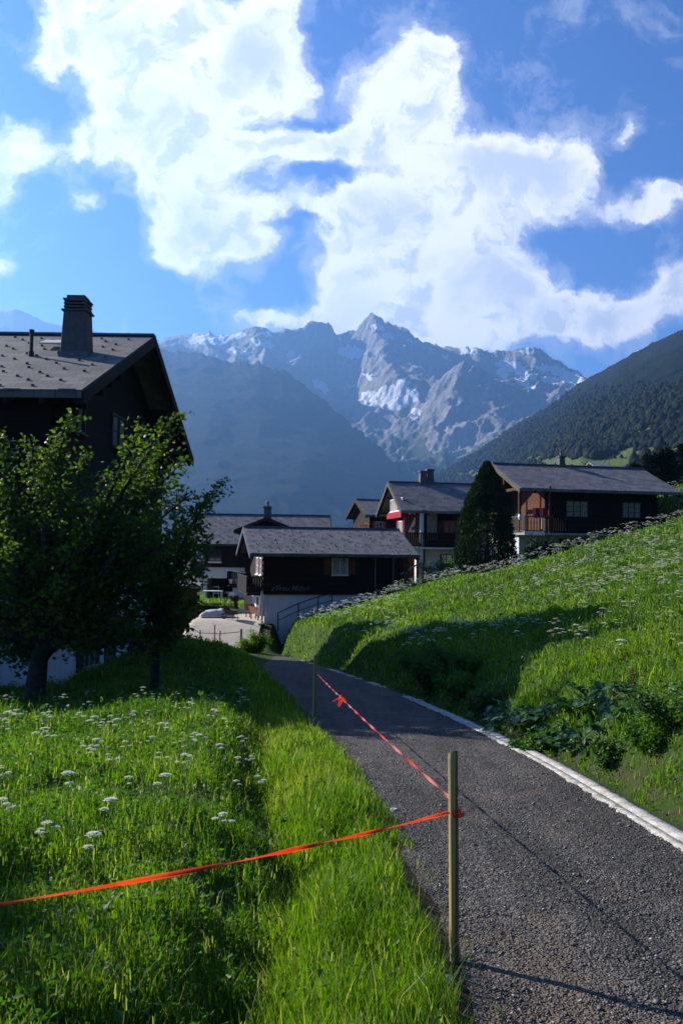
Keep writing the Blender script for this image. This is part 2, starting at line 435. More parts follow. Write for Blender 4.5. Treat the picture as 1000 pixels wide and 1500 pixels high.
def ground_mat():
    m, nt, b, L = new_mat('meadow_soil'); oc = obj_coord(nt)
    n1 = noise(nt, oc, .35, 6, .6); n2 = noise(nt, oc, 7, 6, .7); n3 = noise(nt, oc, 60, 4, .7)
    g = mixc(nt, n2, (.018, .040, .006), (.05, .085, .014))
    g = mixc(nt, maprange(nt, n1, .4, .7, 0, .5), g, (.055, .075, .018))
    at = nt.nodes.new('ShaderNodeAttribute'); at.attribute_name = 'soil'
    s = mixc(nt, n3, (.028, .020, .012), (.085, .062, .042))
    f = math_(nt, 'ADD', at.outputs['Fac'], maprange(nt, n2, .35, .65, -.35, .35), clamp=True)
    col = mixc(nt, maprange(nt, f, .4, .6, 0, 1), g, s)
    L(col, b.inputs['Base Color']); b.inputs['Roughness'].default_value = .95; b.inputs['Specular IOR Level'].default_value = .1
    bump(nt, b, math_(nt, 'ADD', n2, math_(nt, 'MULTIPLY', n3, .4)), .8, .05); return m


def path_mat():
    m, nt, b, L = new_mat('dark_gravel'); oc = obj_coord(nt)
    vo = nt.nodes.new('ShaderNodeTexVoronoi'); vo.inputs['Scale'].default_value = 75; L(oc, vo.inputs[0])
    vo2 = nt.nodes.new('ShaderNodeTexVoronoi'); vo2.inputs['Scale'].default_value = 33; L(oc, vo2.inputs[0])
    sp = nt.nodes.new('ShaderNodeSeparateColor'); L(vo.outputs['Color'], sp.inputs[0])
    sp2 = nt.nodes.new('ShaderNodeSeparateColor'); L(vo2.outputs['Color'], sp2.inputs[0])
    c = ramp(nt, sp.outputs[0], [(0, (.026, .023, .020)), (.5, (.062, .056, .050)), (.86, (.118, .108, .098)), (1, (.28, .25, .22))])
    c2 = ramp(nt, sp2.outputs[0], [(0, (.026, .023, .021)), (.7, (.080, .073, .066)), (1, (.17, .155, .14))])
    n1 = noise(nt, oc, 1.1, 5, .6); n2 = noise(nt, oc, 2.5, 6, .65)
    col = mixc(nt, maprange(nt, n1, .4, .6, .2, .8), c, c2)
    n4 = noise(nt, mapping(nt, oc, (1.5, .22, 1)), 1.6, 6, .6, .4); n5 = noise(nt, oc, 3.5, 6, .7)
    col = mixc(nt, maprange(nt, n4, .42, .58, .0, .85), col, mixc(nt, 1.0, col, (.45, .44, .43, 1), 'MULTIPLY'))
    col = mixc(nt, maprange(nt, n5, .55, .72, .0, .5), col, mixc(nt, 1.0, col, (1.7, 1.6, 1.45, 1), 'MULTIPLY'))
    at = nt.nodes.new('ShaderNodeAttribute'); at.attribute_name = 'soil'
    f = math_(nt, 'ADD', at.outputs['Fac'], maprange(nt, n2, .3, .7, -.5, .5), clamp=True)
    col = mixc(nt, math_(nt, 'MULTIPLY', maprange(nt, f, .35, .8, 0, 1), .85), col, mixc(nt, sp.outputs[1], (.06, .045, .032), (.17, .13, .095)))
    L(col, b.inputs['Base Color']); b.inputs['Roughness'].default_value = .8; b.inputs['Specular IOR Level'].default_value = .3
    h = math_(nt, 'ADD', math_(nt, 'MULTIPLY', vo.outputs['Distance'], -1.0), math_(nt, 'MULTIPLY', vo2.outputs['Distance'], -1.3))
    bump(nt, b, h, 1.0, .02); return m


def kerb_mat():
    m, nt, b, L = new_mat('white_kerb_stone'); oc = obj_coord(nt)
    n1 = noise(nt, oc, 7, 8, .72); n2 = noise(nt, oc, 40, 4, .7)
    col = mixc(nt, maprange(nt, n1, .42, .62, 0, 1), (.46, .44, .40), (.24, .215, .17))
    col = mixc(nt, maprange(nt, n2, .55, .8, 0, .7), col, (.22, .2, .16))
    L(col, b.inputs['Base Color']); b.inputs['Roughness'].default_value = .9; bump(nt, b, math_(nt, 'ADD', n1, n2), .7, .02); return m


M['ground'], M['path'], M['kerb'] = ground_mat(), path_mat(), kerb_mat()

# ------------------------------------------------------------ terrain
KY = np.array([-12, 0, 3, 6.06, 9.75, 14.5, 21.3, 26.7, 31, 37, 45, 60])
KX = np.array([3.2, 2.75, 2.6, 2.50, 2.40, 1.92, 1.02, 0.0, -.75, -1.9, -3.7, -4.2])
LY = np.array([-12, 0, 3, 3.94, 5.87, 7.2, 9.75, 13, 19.8, 31, 37, 45, 60])
LX = np.array([.9, .70, .68, .66, .55, .40, .14, -.33, -1.32, -3.0, -4.2, -6.6, -7.0])


def _curve(y, Y, X):
    # smooth the polyline by averaging
    return sum(np.interp(y + d, Y, X) for d in (-1.2, -.6, 0, .6, 1.2)) / 5


def xk(y): return _curve(y, KY, KX)
def xl(y): return _curve(y, LY, LX)


def plane_z(y):
    return np.interp(y, [-40, 0, 30, 45, 70, 110, 260, 900], [.5, 0, -2.72, -4.15, -5.3, -9, -40, -200])


def H(x, y, micro=True):
    x = np.asarray(x, float); y = np.asarray(y, float)
    z = plane_z(y)
    k, l = xk(y), xl(y); t = x - k; s = l - x
    # right: kerb, bank, hillside meadow
    bh = .78 + .22 * (vnoise(y * .5, y * 0, 3) - .3) + .80 * ss((y - 26) / 14)
    bank = bh * ss((t - .28) / 1.0)
    hill = .30 * np.maximum(0, t - .9) - .02 * np.maximum(0, t - 40)
    hill = hill + .09 * np.clip(y - 45, 0, 22) * ss((x - 10) / 10)
    hill = hill * np.clip(1 - (y - 60) / 60, .05, 1)
    z = z + np.where(t > 0, bank + hill, 0)
    # left: verge, ditch, meadow step
    near = 1 - ss((y - 11) / 6)
    verge = .07 * ss(s / .3) + near * (-.14 * np.exp(-((s - 1.05 - .12 * np.sin(y * .9)) / .2) ** 2) + .20 * ss((s - 1.1) / .5) - .05 * ss((s - .1) / .4))
    z = z + np.where(s > 0, verge, 0)
    zl = np.interp(y, [-40, 0, 10, 16, 20, 32, 38, 44, 60, 110, 260], [.5, .15, -.8, -1.55, -2.02, -2.08, -3.0, -4.0, -4.9, -10, -45])
    wl = ss((-x - 2.6) / 3.2) * ss((y - 3) / 6)
    z = z * (1 - wl) + zl * wl
    cap = -1.75 + .21 * (x - 10) + 1.6 + 1.0 * np.maximum(0, x - 19.2) + .4 * np.maximum(0, y - 54)
    wc = ss((y - 37) / 6) * ss((x - 6) / 3) * (1 - ss((y - 75) / 10)); z = np.where(z > cap, z + (cap - z) * wc, z)
    # yard on the level behind the retaining wall and the lawn farther back
    yard = ss((y - 42.2) / 5.5) * ss((x + 9.4) / 1.0) * ss((-3.9 - x) / .8 + 1)
    yard = np.maximum(yard, ss((y - 56) / 3) * ss((-3.5 - x) / 2.0) * (y < 95))
    z = z * (1 - yard) + np.maximum(z, -2.62) * yard
    # far left falls off to the valley
    z = z - .5 * np.maximum(0, -x - 32) - np.where(y > 95, 0, 0)
    if micro:
        off = np.where(t > 0, ss((t - .35) / .5), ss((s - .1) / .5))
        amp = (.16 + .2 * (s > 0) * ss((s - 1.2) / 1.5)) * (fbm(x * .7, y * .7, 3, 11) - .5) + .07 * (fbm(x * 3.1, y * 3.1, 2, 5) - .5)
        z = z + amp * off * ss((300 - np.abs(y)) / 100)
    return z


def build_terrain():
    o1 = np.concatenate([-np.geomspace(400, 7, 60), np.linspace(-6.8, -3.2, 40), np.linspace(-3.1, 0, 60), np.linspace(.05, 1.6, 34), np.geomspace(1.7, 420, 90)])
    ys = np.concatenate([np.linspace(-14, 2, 24), np.linspace(2.1, 14, 130), np.linspace(14.2, 60, 190), np.geomspace(60.6, 900, 60)])
    
    Y, O = np.meshgrid(ys, o1, indexing='ij'); X = xk(Y) + O; Z = H(X, Y)
    soil = np.exp(-((X - (xk(Y) + .62)) / .2) ** 2 - ((Y - 8.15) / .35) ** 2) * .45
    soil = np.maximum(soil, (np.exp(-((X - xl(Y)) / .25) ** 2)) * (Y < 6) * .8)
    tt = X - xk(Y)
    soil = np.maximum(soil, .45 * np.exp(-((tt - .45) / .25) ** 2) * (Y < 20))
    soil = np.maximum(soil, ((Y > 45.2) & (Y < 56) & (X > -8.2) & (X < -3.9)) * 1.0)
    v = np.stack([X, Y, Z], -1).reshape(-1, 3)
    o = np_mesh('ground', v, grid_faces(*X.shape), M['ground'], smooth=True, attrs={'soil': soil.ravel()})
    tag(o, kind='structure')
    # valley floor reaching the mountains
    g = 12000
    vv = MB().add([(-g, -g, -230), (g, -g, -230), (g, g, -230), (-g, g, -230)], [(0, 1, 2, 3)])
    tag(vv.build('valley_floor', M['ground']), kind='structure')


def build_path():
    ys = np.concatenate([np.linspace(-10, 2, 30), np.linspace(2.05, 9, 320), np.geomspace(9.05, 46, 260)])
    us = np.linspace(0, 1, 90)
    Y, U = np.meshgrid(ys, us, indexing='ij')
    l = xl(Y) - .08 + .14 * (fbm(Y * 1.7, Y * 0 + 3, 3, 21) - .5); k = xk(Y) + .1
    X = l + (k - l) * U
    e = np.minimum(U, 1 - U)
    Z = plane_z(Y) + .018 + .012 * ss((Y - 10) / 20) + .03 * (fbm(X * 4, Y * 4, 3, 8) - .5) * ss(e * 12) + .010 * (fbm(X * 28, Y * 28, 2, 9) - .5)
    Z = Z + .05 * np.where(s_(U), 0, 0)
    soil = np.maximum(.85 * np.exp(-((X - .85) / .65) ** 2) * ss((5.4 - Y) / 1.8), .5 * np.exp(-((U) / .12) ** 2)); soil = np.maximum(soil, .42 * fbm(X * .8, Y * .35, 4, 19))
    o = np_mesh('path', np.stack([X, Y, Z], -1).reshape(-1, 3), grid_faces(*X.shape), M['path'], smooth=True, attrs={'soil': soil.ravel()})
    tag(o, kind='structure')
    # loose chippings lying on it
    n = 42000
    yy = 2.6 + 12 * rng.random(n) ** 1.6; uu = rng.random(n) ** .9; uu = np.where(rng.random(n) < .15, np.abs(rng.normal(size=n)) * .05, uu); uu = np.where(rng.random(n) < .2, 1.01 + .05 * rng.normal(size=n), uu)
    xx = xl(yy) + (xk(yy) - xl(yy)) * uu
    zz = plane_z(yy) + .022
    r = (.0035 + .007 * rng.random(n) ** 2.4 + .012 * (rng.random(n) < .006))
    base = np.array([(1, 0, 0), (0, 1, 0), (-1, 0, 0), (0, -1, 0), (0, 0, .8), (0, 0, -.8)], float)
    fc = np.array([(0, 1, 4), (1, 2, 4), (2, 3, 4), (3, 0, 4), (1, 0, 5), (2, 1, 5), (3, 2, 5), (0, 3, 5)])
    a = rng.random(n) * 6.28; ca, sa = np.cos(a), np.sin(a)
    jit = 1 + .5 * (rng.random((n, 6, 3)) - .5)
    P = base[None] * jit * r[:, None, None]
    tilt = (rng.random((n, 1)) - .5) * 1.2
    Q = np.empty_like(P); Q[..., 0] = P[..., 0] * ca[:, None] - P[..., 1] * sa[:, None]; Q[..., 1] = P[..., 0] * sa[:, None] + P[..., 1] * ca[:, None]; Q[..., 2] = P[..., 2] * .7 + Q[..., 0] * tilt
    Q += np.stack([xx, yy, zz], -1)[:, None]
    F = (fc[None] + (np.arange(n) * 6)[:, None, None]).reshape(-1, 3)
    var = np.repeat(rng.random(n), 6)
    m, nt, b, L = new_mat('stone_chippings'); at = nt.nodes.new('ShaderNodeAttribute'); at.attribute_name = 'var'
    L(ramp(nt, at.outputs['Fac'], [(0, (.022, .020, .018)), (.45, (.070, .064, .058)), (.88, (.135, .125, .113)), (.97, (.26, .24, .22)), (1, (.45, .42, .38))]), b.inputs['Base Color'])
    b.inputs['Roughness'].default_value = .65
    tag(np_mesh('gravel', Q.reshape(-1, 3), F, m, attrs={'var': var}), 'loose dark grey chippings lying on the path', 'gravel', kind='stuff')


def s_(u): return u > 2


def build_kerb():
    ys = np.concatenate([np.linspace(1, 12, 300), np.geomspace(12.05, 36, 200)])
    prof = [(-.135, -.03), (-.125, .018), (-.03, .020), (-.026, .012), (-.014, .012), (-.01, .026), (.07, .028), (.14, .028), (.15, -.05)]
    wv = 1 + .18 * (fbm(ys * 1.2, ys * 0, 4, 31) - .5)
    wt = rng.normal(size=len(ys)); wt2 = rng.normal(size=len(ys)); jag = .055 * (vnoise(ys * 11, ys * 0 + 9, 33) - .5) * (vnoise(ys * 1.3, ys * 0, 3) > .45) + .004 * wt; jag2 = .05 * (fbm(ys * 9, ys * 0 + 5, 4, 34, .7) - .5) + .006 * wt2
    X, Y, Z = [], [], []
    far = ss((ys - 11) / 6)
    for i, (o, h) in enumerate(prof):
        w = wv * .82 * (1 - .25 * far)
        xo = xk(ys) + .06 + o * w + (jag if i < 2 else jag2 if i > 6 else 0)
        X.append(xo); Y.append(ys)
        hh = h + .0015 * rng.normal(size=len(ys)) - .05 * far * ss((fbm(ys * .9, ys * 0, 3, 77) - .50) / .16)
        Z.append(plane_z(ys) + .012 + hh)
    X, Y, Z = (np.stack(a, 1) for a in (X, Y, Z))
    o = np_mesh('kerb', np.stack([X, Y, Z], -1).reshape(-1, 3), grid_faces(*X.shape), M['kerb'], smooth=False)
    tag(o, kind='structure')


build_terrain(); build_path(); build_kerb()


# ------------------------------------------------------------ mountains
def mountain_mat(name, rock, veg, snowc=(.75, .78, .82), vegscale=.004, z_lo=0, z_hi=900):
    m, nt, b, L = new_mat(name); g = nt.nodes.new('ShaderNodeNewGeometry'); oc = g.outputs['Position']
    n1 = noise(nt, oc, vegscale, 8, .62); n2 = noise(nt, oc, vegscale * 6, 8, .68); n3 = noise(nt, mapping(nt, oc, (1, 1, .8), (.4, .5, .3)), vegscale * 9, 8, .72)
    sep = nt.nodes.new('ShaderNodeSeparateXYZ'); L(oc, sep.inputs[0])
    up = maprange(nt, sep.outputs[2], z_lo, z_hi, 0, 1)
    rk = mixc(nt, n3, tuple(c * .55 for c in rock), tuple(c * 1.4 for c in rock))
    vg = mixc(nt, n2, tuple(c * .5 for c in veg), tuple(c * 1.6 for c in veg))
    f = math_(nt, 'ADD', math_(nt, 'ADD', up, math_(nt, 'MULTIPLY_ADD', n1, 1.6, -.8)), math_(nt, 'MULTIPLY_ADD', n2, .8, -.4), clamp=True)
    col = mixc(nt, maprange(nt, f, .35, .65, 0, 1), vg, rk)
    for nm, cc in (('lit_cliff', tuple(min(.6, c * 1.55) for c in rock)), ('meadow', (.085, .115, .03)), ('snow', snowc)):
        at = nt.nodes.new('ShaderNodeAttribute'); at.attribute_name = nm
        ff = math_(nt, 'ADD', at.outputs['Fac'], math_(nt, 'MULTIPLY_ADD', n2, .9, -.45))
        c3 = mixc(nt, n3, cc, tuple(c * (.55 if nm == 'lit_cliff' else .85) for c in cc))
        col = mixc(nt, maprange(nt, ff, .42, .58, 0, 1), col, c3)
    L(col, b.inputs['Base Color']); b.inputs['Roughness'].default_value = .95; b.inputs['Specular IOR Level'].default_value = .05
    bump(nt, b, math_(nt, 'ADD', n2, n3), 1.0, 22.0 if vegscale < .01 else 3.0); return m


def blobs_at(px, py, lst):
    out = np.zeros_like(px)
    for cx, cy, rx, ry, an in lst:
        c, s = math.cos(R(an)), math.sin(R(an)); dx, dy = px - cx, py - cy
        a = (dx * c + dy * s) / rx; b = (-dx * s + dy * c) / ry
        out = np.maximum(out, np.clip(1.25 - .75 * (a * a + b * b), 0, 1))
    return out


def ridge(name, prof, dist, foot, mat, label, amp=120, nscale=900, cols=520, rows=230, power=1.25, jag=3.0, seed=1, snow=(), lit_cliff=(), meadow=(), lean=0.0, nbumps=None):
    """dist, foot: lists (px, metres) and (px, metres, py) along the crest"""
    pxs = np.linspace(prof[0][0], prof[-1][0], cols)
    pyc = np.interp(pxs, [p[0] for p in prof], [p[1] for p in prof])
    jg = jag * (fbm(pxs / 9, pxs * 0, 4, seed, .6, True) - .6)
    dc = np.interp(pxs, [p[0] for p in dist], [p[1] for p in dist])
    df = np.interp(pxs, [p[0] for p in foot], [p[1] for p in foot]); pf = np.interp(pxs, [p[0] for p in foot], [p[2] for p in foot])
    def wp(px, py, Y):
        d = _r[None] * ((px - 500) / F_PX)[:, None] + _u[None] * ((750 - py) / F_PX)[:, None] + _f[None]
        return CAM[None] + d * (Y / d[:, 1])[:, None]
    C, Fv = wp(pxs, pyc, dc), wp(pxs, pf, df)
    t = np.linspace(0, 1, rows)[:, None]
    X = C[:, 0] + (Fv[:, 0] - C[:, 0]) * t; Y = C[:, 1] + (Fv[:, 1] - C[:, 1]) * t
    Z = Fv[:, 2] + (C[:, 2] - Fv[:, 2]) * (1 - t) ** power
    Z = Z - jg * (C[:, 1] / F_PX) * np.exp(-t / .025)
    n = fbm(X / nscale, Y / nscale, 7, seed + 5, .55, True)
    env = ss(t / .10) * ss((1 - t) / .15) + .07 * ss(t / .02)
    Z2 = Z + amp * (n - .55) * env
    # gullies running down the slope
    gx = X / (nscale * .22) + fbm(X / nscale, Y / nscale, 3, seed + 9) * 2.5
    Z2 = Z2 + amp * .18 * (fbm(gx, Y / (nscale * .5), 4, seed + 12, .55, True) - .55) * env
    PX, PY = project(X, Y, Z2)
    nn = (fbm(PX / 7, PY / 7, 4, seed + 30) - .5) * 16; n2 = (fbm(PX / 5, PY / 5, 4, seed + 33) - .5) * 12
    at = {}
    for nm, l in (('snow', snow), ('lit_cliff', lit_cliff), ('meadow', meadow)):
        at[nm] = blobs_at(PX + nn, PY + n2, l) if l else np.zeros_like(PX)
    # back side
    tb = np.linspace(1, .05, 24)[:, None]
    XB = C[:, 0] + 0 * tb; YB = C[:, 1] + tb * (dc * .5); ZB = C[:, 2] - tb ** 1.0 * (C[:, 2] + 230)
    ZB = ZB - jg * (C[:, 1] / F_PX) * (1 - tb)
    XB = XB + (YB - C[:, 1]) * ((pxs - 500) / F_PX)
    ZB = ZB + amp * .6 * (fbm(XB / nscale, YB / nscale, 5, seed + 2, .55, True) - .55) * ss(tb / .2)
    V = np.concatenate([np.stack([XB, YB, ZB], -1), np.stack([X, Y, Z2], -1)], 0)
    for k in at: at[k] = np.concatenate([np.zeros((24, cols)), at[k]], 0).ravel()
    o = np_mesh(name, V.reshape(-1, 3), grid_faces(rows + 24, cols), mat, smooth=True, attrs=at)
    tag(o, label, kind='structure'); return (X, Y, Z2, PX, PY)


snow_main = [(312, 497, 38, 7, -3), (345, 492, 14, 5, -10), (290, 492, 14, 4, 0), (392, 491, 8, 3, 0), (385, 503, 18, 5, 15), (350, 515, 22, 3, 12), (430, 522, 8, 7, 30), (515, 516, 19, 9, 5), (553, 481, 13, 4, 8), (568, 493, 9, 4, 10), (497, 497, 4, 4, 0),
             (583, 576, 36, 12, 5), (576, 590, 24, 9, 0), (588, 562, 8, 7, 0), (541, 584, 12, 11, 35), (540, 552, 8, 5, 30), (470, 566, 17, 6, 30), (514, 566, 8, 3, 0), (612, 603, 9, 5, 0), (603, 614, 6, 3, 0), (600, 500, 10, 3, 10),
             (688, 514, 17, 6, 8), (650, 520, 6, 3, 30), (768, 514, 11, 3, 5), (748, 537, 24, 8, 12), (772, 550, 18, 5, 15), (800, 540, 22, 5, 14), (828, 548, 28, 7, 24), (805, 557, 14, 5, 10), (838, 562, 22, 6, 25), (735, 548, 10, 5, 50), (768, 562, 20, 4, 20)]
lit_cliff_main = [(655, 610, 16, 42, 18), (640, 640, 14, 22, 10), (682, 618, 11, 48, 24), (672, 655, 20, 14, 0), (710, 582, 4, 22, 15), (735, 608, 12, 4, -32), (541, 480, 7, 10, 0), (628, 525, 5, 22, 5), (560, 520, 25, 8, 20),
              (398, 520, 22, 9, 25), (412, 540, 12, 9, 35), (578, 645, 3, 22, -8), (588, 668, 3, 14, -35), (600, 685, 3, 14, -25), (560, 620, 3, 20, -25), (620, 590, 30, 10, 10), (760, 525, 30, 6, 10), (500, 540, 20, 10, 30)]  # paler ellipses paint sunlight onto rock faces; the thin low ones are the stream
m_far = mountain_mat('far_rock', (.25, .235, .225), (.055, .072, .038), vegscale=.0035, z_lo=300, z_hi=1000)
m_mid = mountain_mat('shoulder_forest', (.04, .045, .045), (.014, .020, .014), vegscale=.004, z_lo=500, z_hi=1500)
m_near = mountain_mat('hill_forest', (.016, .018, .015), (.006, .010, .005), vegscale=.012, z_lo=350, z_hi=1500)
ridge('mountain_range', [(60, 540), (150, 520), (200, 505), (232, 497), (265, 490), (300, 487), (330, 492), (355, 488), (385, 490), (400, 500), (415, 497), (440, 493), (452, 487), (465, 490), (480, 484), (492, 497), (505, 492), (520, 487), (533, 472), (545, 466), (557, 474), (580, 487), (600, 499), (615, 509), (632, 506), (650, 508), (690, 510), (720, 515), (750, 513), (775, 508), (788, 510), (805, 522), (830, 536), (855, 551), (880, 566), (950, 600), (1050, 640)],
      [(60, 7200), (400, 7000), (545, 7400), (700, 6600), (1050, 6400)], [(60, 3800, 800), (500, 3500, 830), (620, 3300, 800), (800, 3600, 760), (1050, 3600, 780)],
      m_far, 'jagged rocky range with snow patches above the valley', amp=620, nscale=1250, power=1.25, jag=9, seed=3, snow=snow_main, lit_cliff=lit_cliff_main, cols=700, rows=330)
ridge('far_hills', [(-250, 470), (-60, 470), (0, 456), (22, 452), (45, 461), (70, 473), (100, 477), (120, 479), (160, 490), (210, 506), (300, 530)], [(-250, 8600), (300, 8600)], [(-250, 6000, 780), (300, 6000, 780)],
      m_far, 'pale blue distant ridge', amp=300, nscale=1500, jag=3, seed=17, cols=220, rows=90)
ridge('shoulder_slope', [(-300, 440), (0, 500), (150, 505), (235, 512), (300, 520), (340, 530), (380, 531), (415, 543), (450, 567), (500, 609), (550, 652), (600, 698), (640, 740), (700, 800), (760, 850)],
      [(-300, 4300), (250, 5000), (420, 5000), (600, 4300), (760, 3600)], [(-300, 1900, 950), (400, 2100, 940), (760, 2300, 900)], m_mid, 'dark wooded mountain flank falling to the valley', amp=120, nscale=1100, jag=13, seed=23, cols=420, rows=200, power=1.1)
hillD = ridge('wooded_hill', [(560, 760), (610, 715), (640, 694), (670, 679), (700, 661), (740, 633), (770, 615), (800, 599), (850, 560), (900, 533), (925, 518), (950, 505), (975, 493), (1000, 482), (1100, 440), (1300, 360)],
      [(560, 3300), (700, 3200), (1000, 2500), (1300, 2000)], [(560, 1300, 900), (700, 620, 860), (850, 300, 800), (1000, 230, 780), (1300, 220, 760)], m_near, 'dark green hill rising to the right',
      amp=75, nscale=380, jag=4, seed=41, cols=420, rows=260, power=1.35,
      meadow=[(830, 678, 55, 12, -4), (915, 672, 55, 22, -18), (900, 682, 80, 12, 0), (1000, 665, 60, 20, 0), (985, 640, 30, 8, -20), (725, 690, 60, 8, -4), (780, 672, 22, 5, -10), (960, 620, 40, 4, -25), (945, 650, 20, 5, -15)])


# ------------------------------------------------------------ foliage scatter helpers
def blades(P, h, w, lean=.35, droop=.5, var=None, rows=2):
    """grass blades: 5 verts, 3 triangles each"""
    n = len(P); a = rng.random(n) * 6.283
    fx, fy = np.cos(a), np.sin(a)                     # facing
    b = a + 1.57 + (rng.random(n) - .5); lx, ly = np.cos(b), np.sin(b)
    ln = lean * h * (.3 + rng.random(n)); hw = w / 2
    V = np.empty((n, 5, 3))
    V[:, 0] = P + np.stack([-fx * hw, -fy * hw, 0 * hw - .02], 1); V[:, 1] = P + np.stack([fx * hw, fy * hw, 0 * hw - .02], 1)
    mid = P + np.stack([lx * ln * .35, ly * ln * .35, h * .55], 1)
    V[:, 2] = mid + np.stack([-fx * hw * .8, -fy * hw * .8, 0 * hw], 1); V[:, 3] = mid + np.stack([fx * hw * .8, fy * hw * .8, 0 * hw], 1)
    V[:, 4] = P + np.stack([lx * ln, ly * ln, h * (1 - droop * .3 * rng.random(n))], 1)
    k = (np.arange(n) * 5)[:, None]
    F = np.concatenate([k + np.array([0, 1, 3]), k + np.array([0, 3, 2]), k + np.array([2, 3, 4])], 1).reshape(-1, 3)
    return V.reshape(-1, 3), F, np.repeat(var if var is not None else rng.random(n), 5)


def leaves(P, size, up=.3, var=None, aspect=.55, dirs=None):
    """folded leaf: 4 verts, 2 triangles"""
    n = len(P); d = rng.normal(size=(n, 3)); d[:, 2] = d[:, 2] * .6 + up
    if dirs is not None: d = d * .7 + dirs
    d /= np.linalg.norm(d, axis=1)[:, None]
    s = np.cross(d, rng.normal(size=(n, 3))); s /= np.linalg.norm(s, axis=1)[:, None]
    nn = np.cross(d, s); size = np.asarray(size)[..., None] if np.ndim(size) else size
    V = np.empty((n, 4, 3)); V[:, 0] = P; V[:, 2] = P + d * size
    V[:, 1] = P + d * size * .5 + s * size * aspect * .5 + nn * size * .1; V[:, 3] = P + d * size * .5 - s * size * aspect * .5 + nn * size * .1
    k = (np.arange(n) * 4)[:, None]
    F = np.concatenate([k + np.array([0, 1, 2]), k + np.array([0, 2, 3])], 1).reshape(-1, 3)
    return V.reshape(-1, 3), F, np.repeat(var if var is not None else rng.random(n), 4)


def join(parts):
    V, F, A = [], [], []; o = 0
    for v, f, a in parts: V.append(v); F.append(f + o); A.append(a); o += len(v)
    return np.concatenate(V), np.concatenate(F), np.concatenate(A)


def scatter(y0, y1, dens, xmin, xmax):
    """random points with given density per square metre"""
    n = int((y1 - y0) * (xmax - xmin) * dens); return xmin + (xmax - xmin) * rng.random(n), y0 + (y1 - y0) * rng.random(n)


HOUSE_BOXES = []   # filled by houses: (x0,y0,ux,uy,L,D)


def hit(px, py, y0=3.0, y1=70.0, dy=.05):
    """where the measured sight line meets the ground"""
    Ys = np.arange(y0, y1, dy); d = ray(px, py); t = Ys / d[1]; X, Z = d[0] * t, CAM[2] + d[2] * t
    k = np.nonzero(Z < H(X, Ys))[0]; i = k[0] if len(k) else -1
    return float(X[i]), float(Ys[i]), float(H(X[i], Ys[i]))


def outside_houses(x, y, m=.1):
    ok = np.ones(len(x), bool)
    for ox, oy, yaw, L_, D_ in HOUSE_BOXES:
        c, s = math.cos(yaw), math.sin(yaw); dx, dy = x - ox, y - oy
        u, v = dx * c + dy * s, -dx * s + dy * c
        ok &= ~((u > -m) & (u < L_ + m) & (v > -m) & (v < D_ + m))
    return ok


# ------------------------------------------------------------ houses
def loc_on(root_loc, yaw, px, py, plane, off=0.0):
    """local coordinates of the photo's point on a vertical plane of a house (plane 'y'=const front, 'x'=const side)"""
    c, s = math.cos(yaw), math.sin(yaw); d = ray(px, py); o = CAM - np.array(root_loc)
    dl = np.array([d[0] * c + d[1] * s, -d[0] * s + d[1] * c, d[2]]); ol = np.array([o[0] * c + o[1] * s, -o[0] * s + o[1] * c, o[2]])
    i = 1 if plane == 'y' else 0
    t = (off - ol[i]) / dl[i]; return ol + dl * t


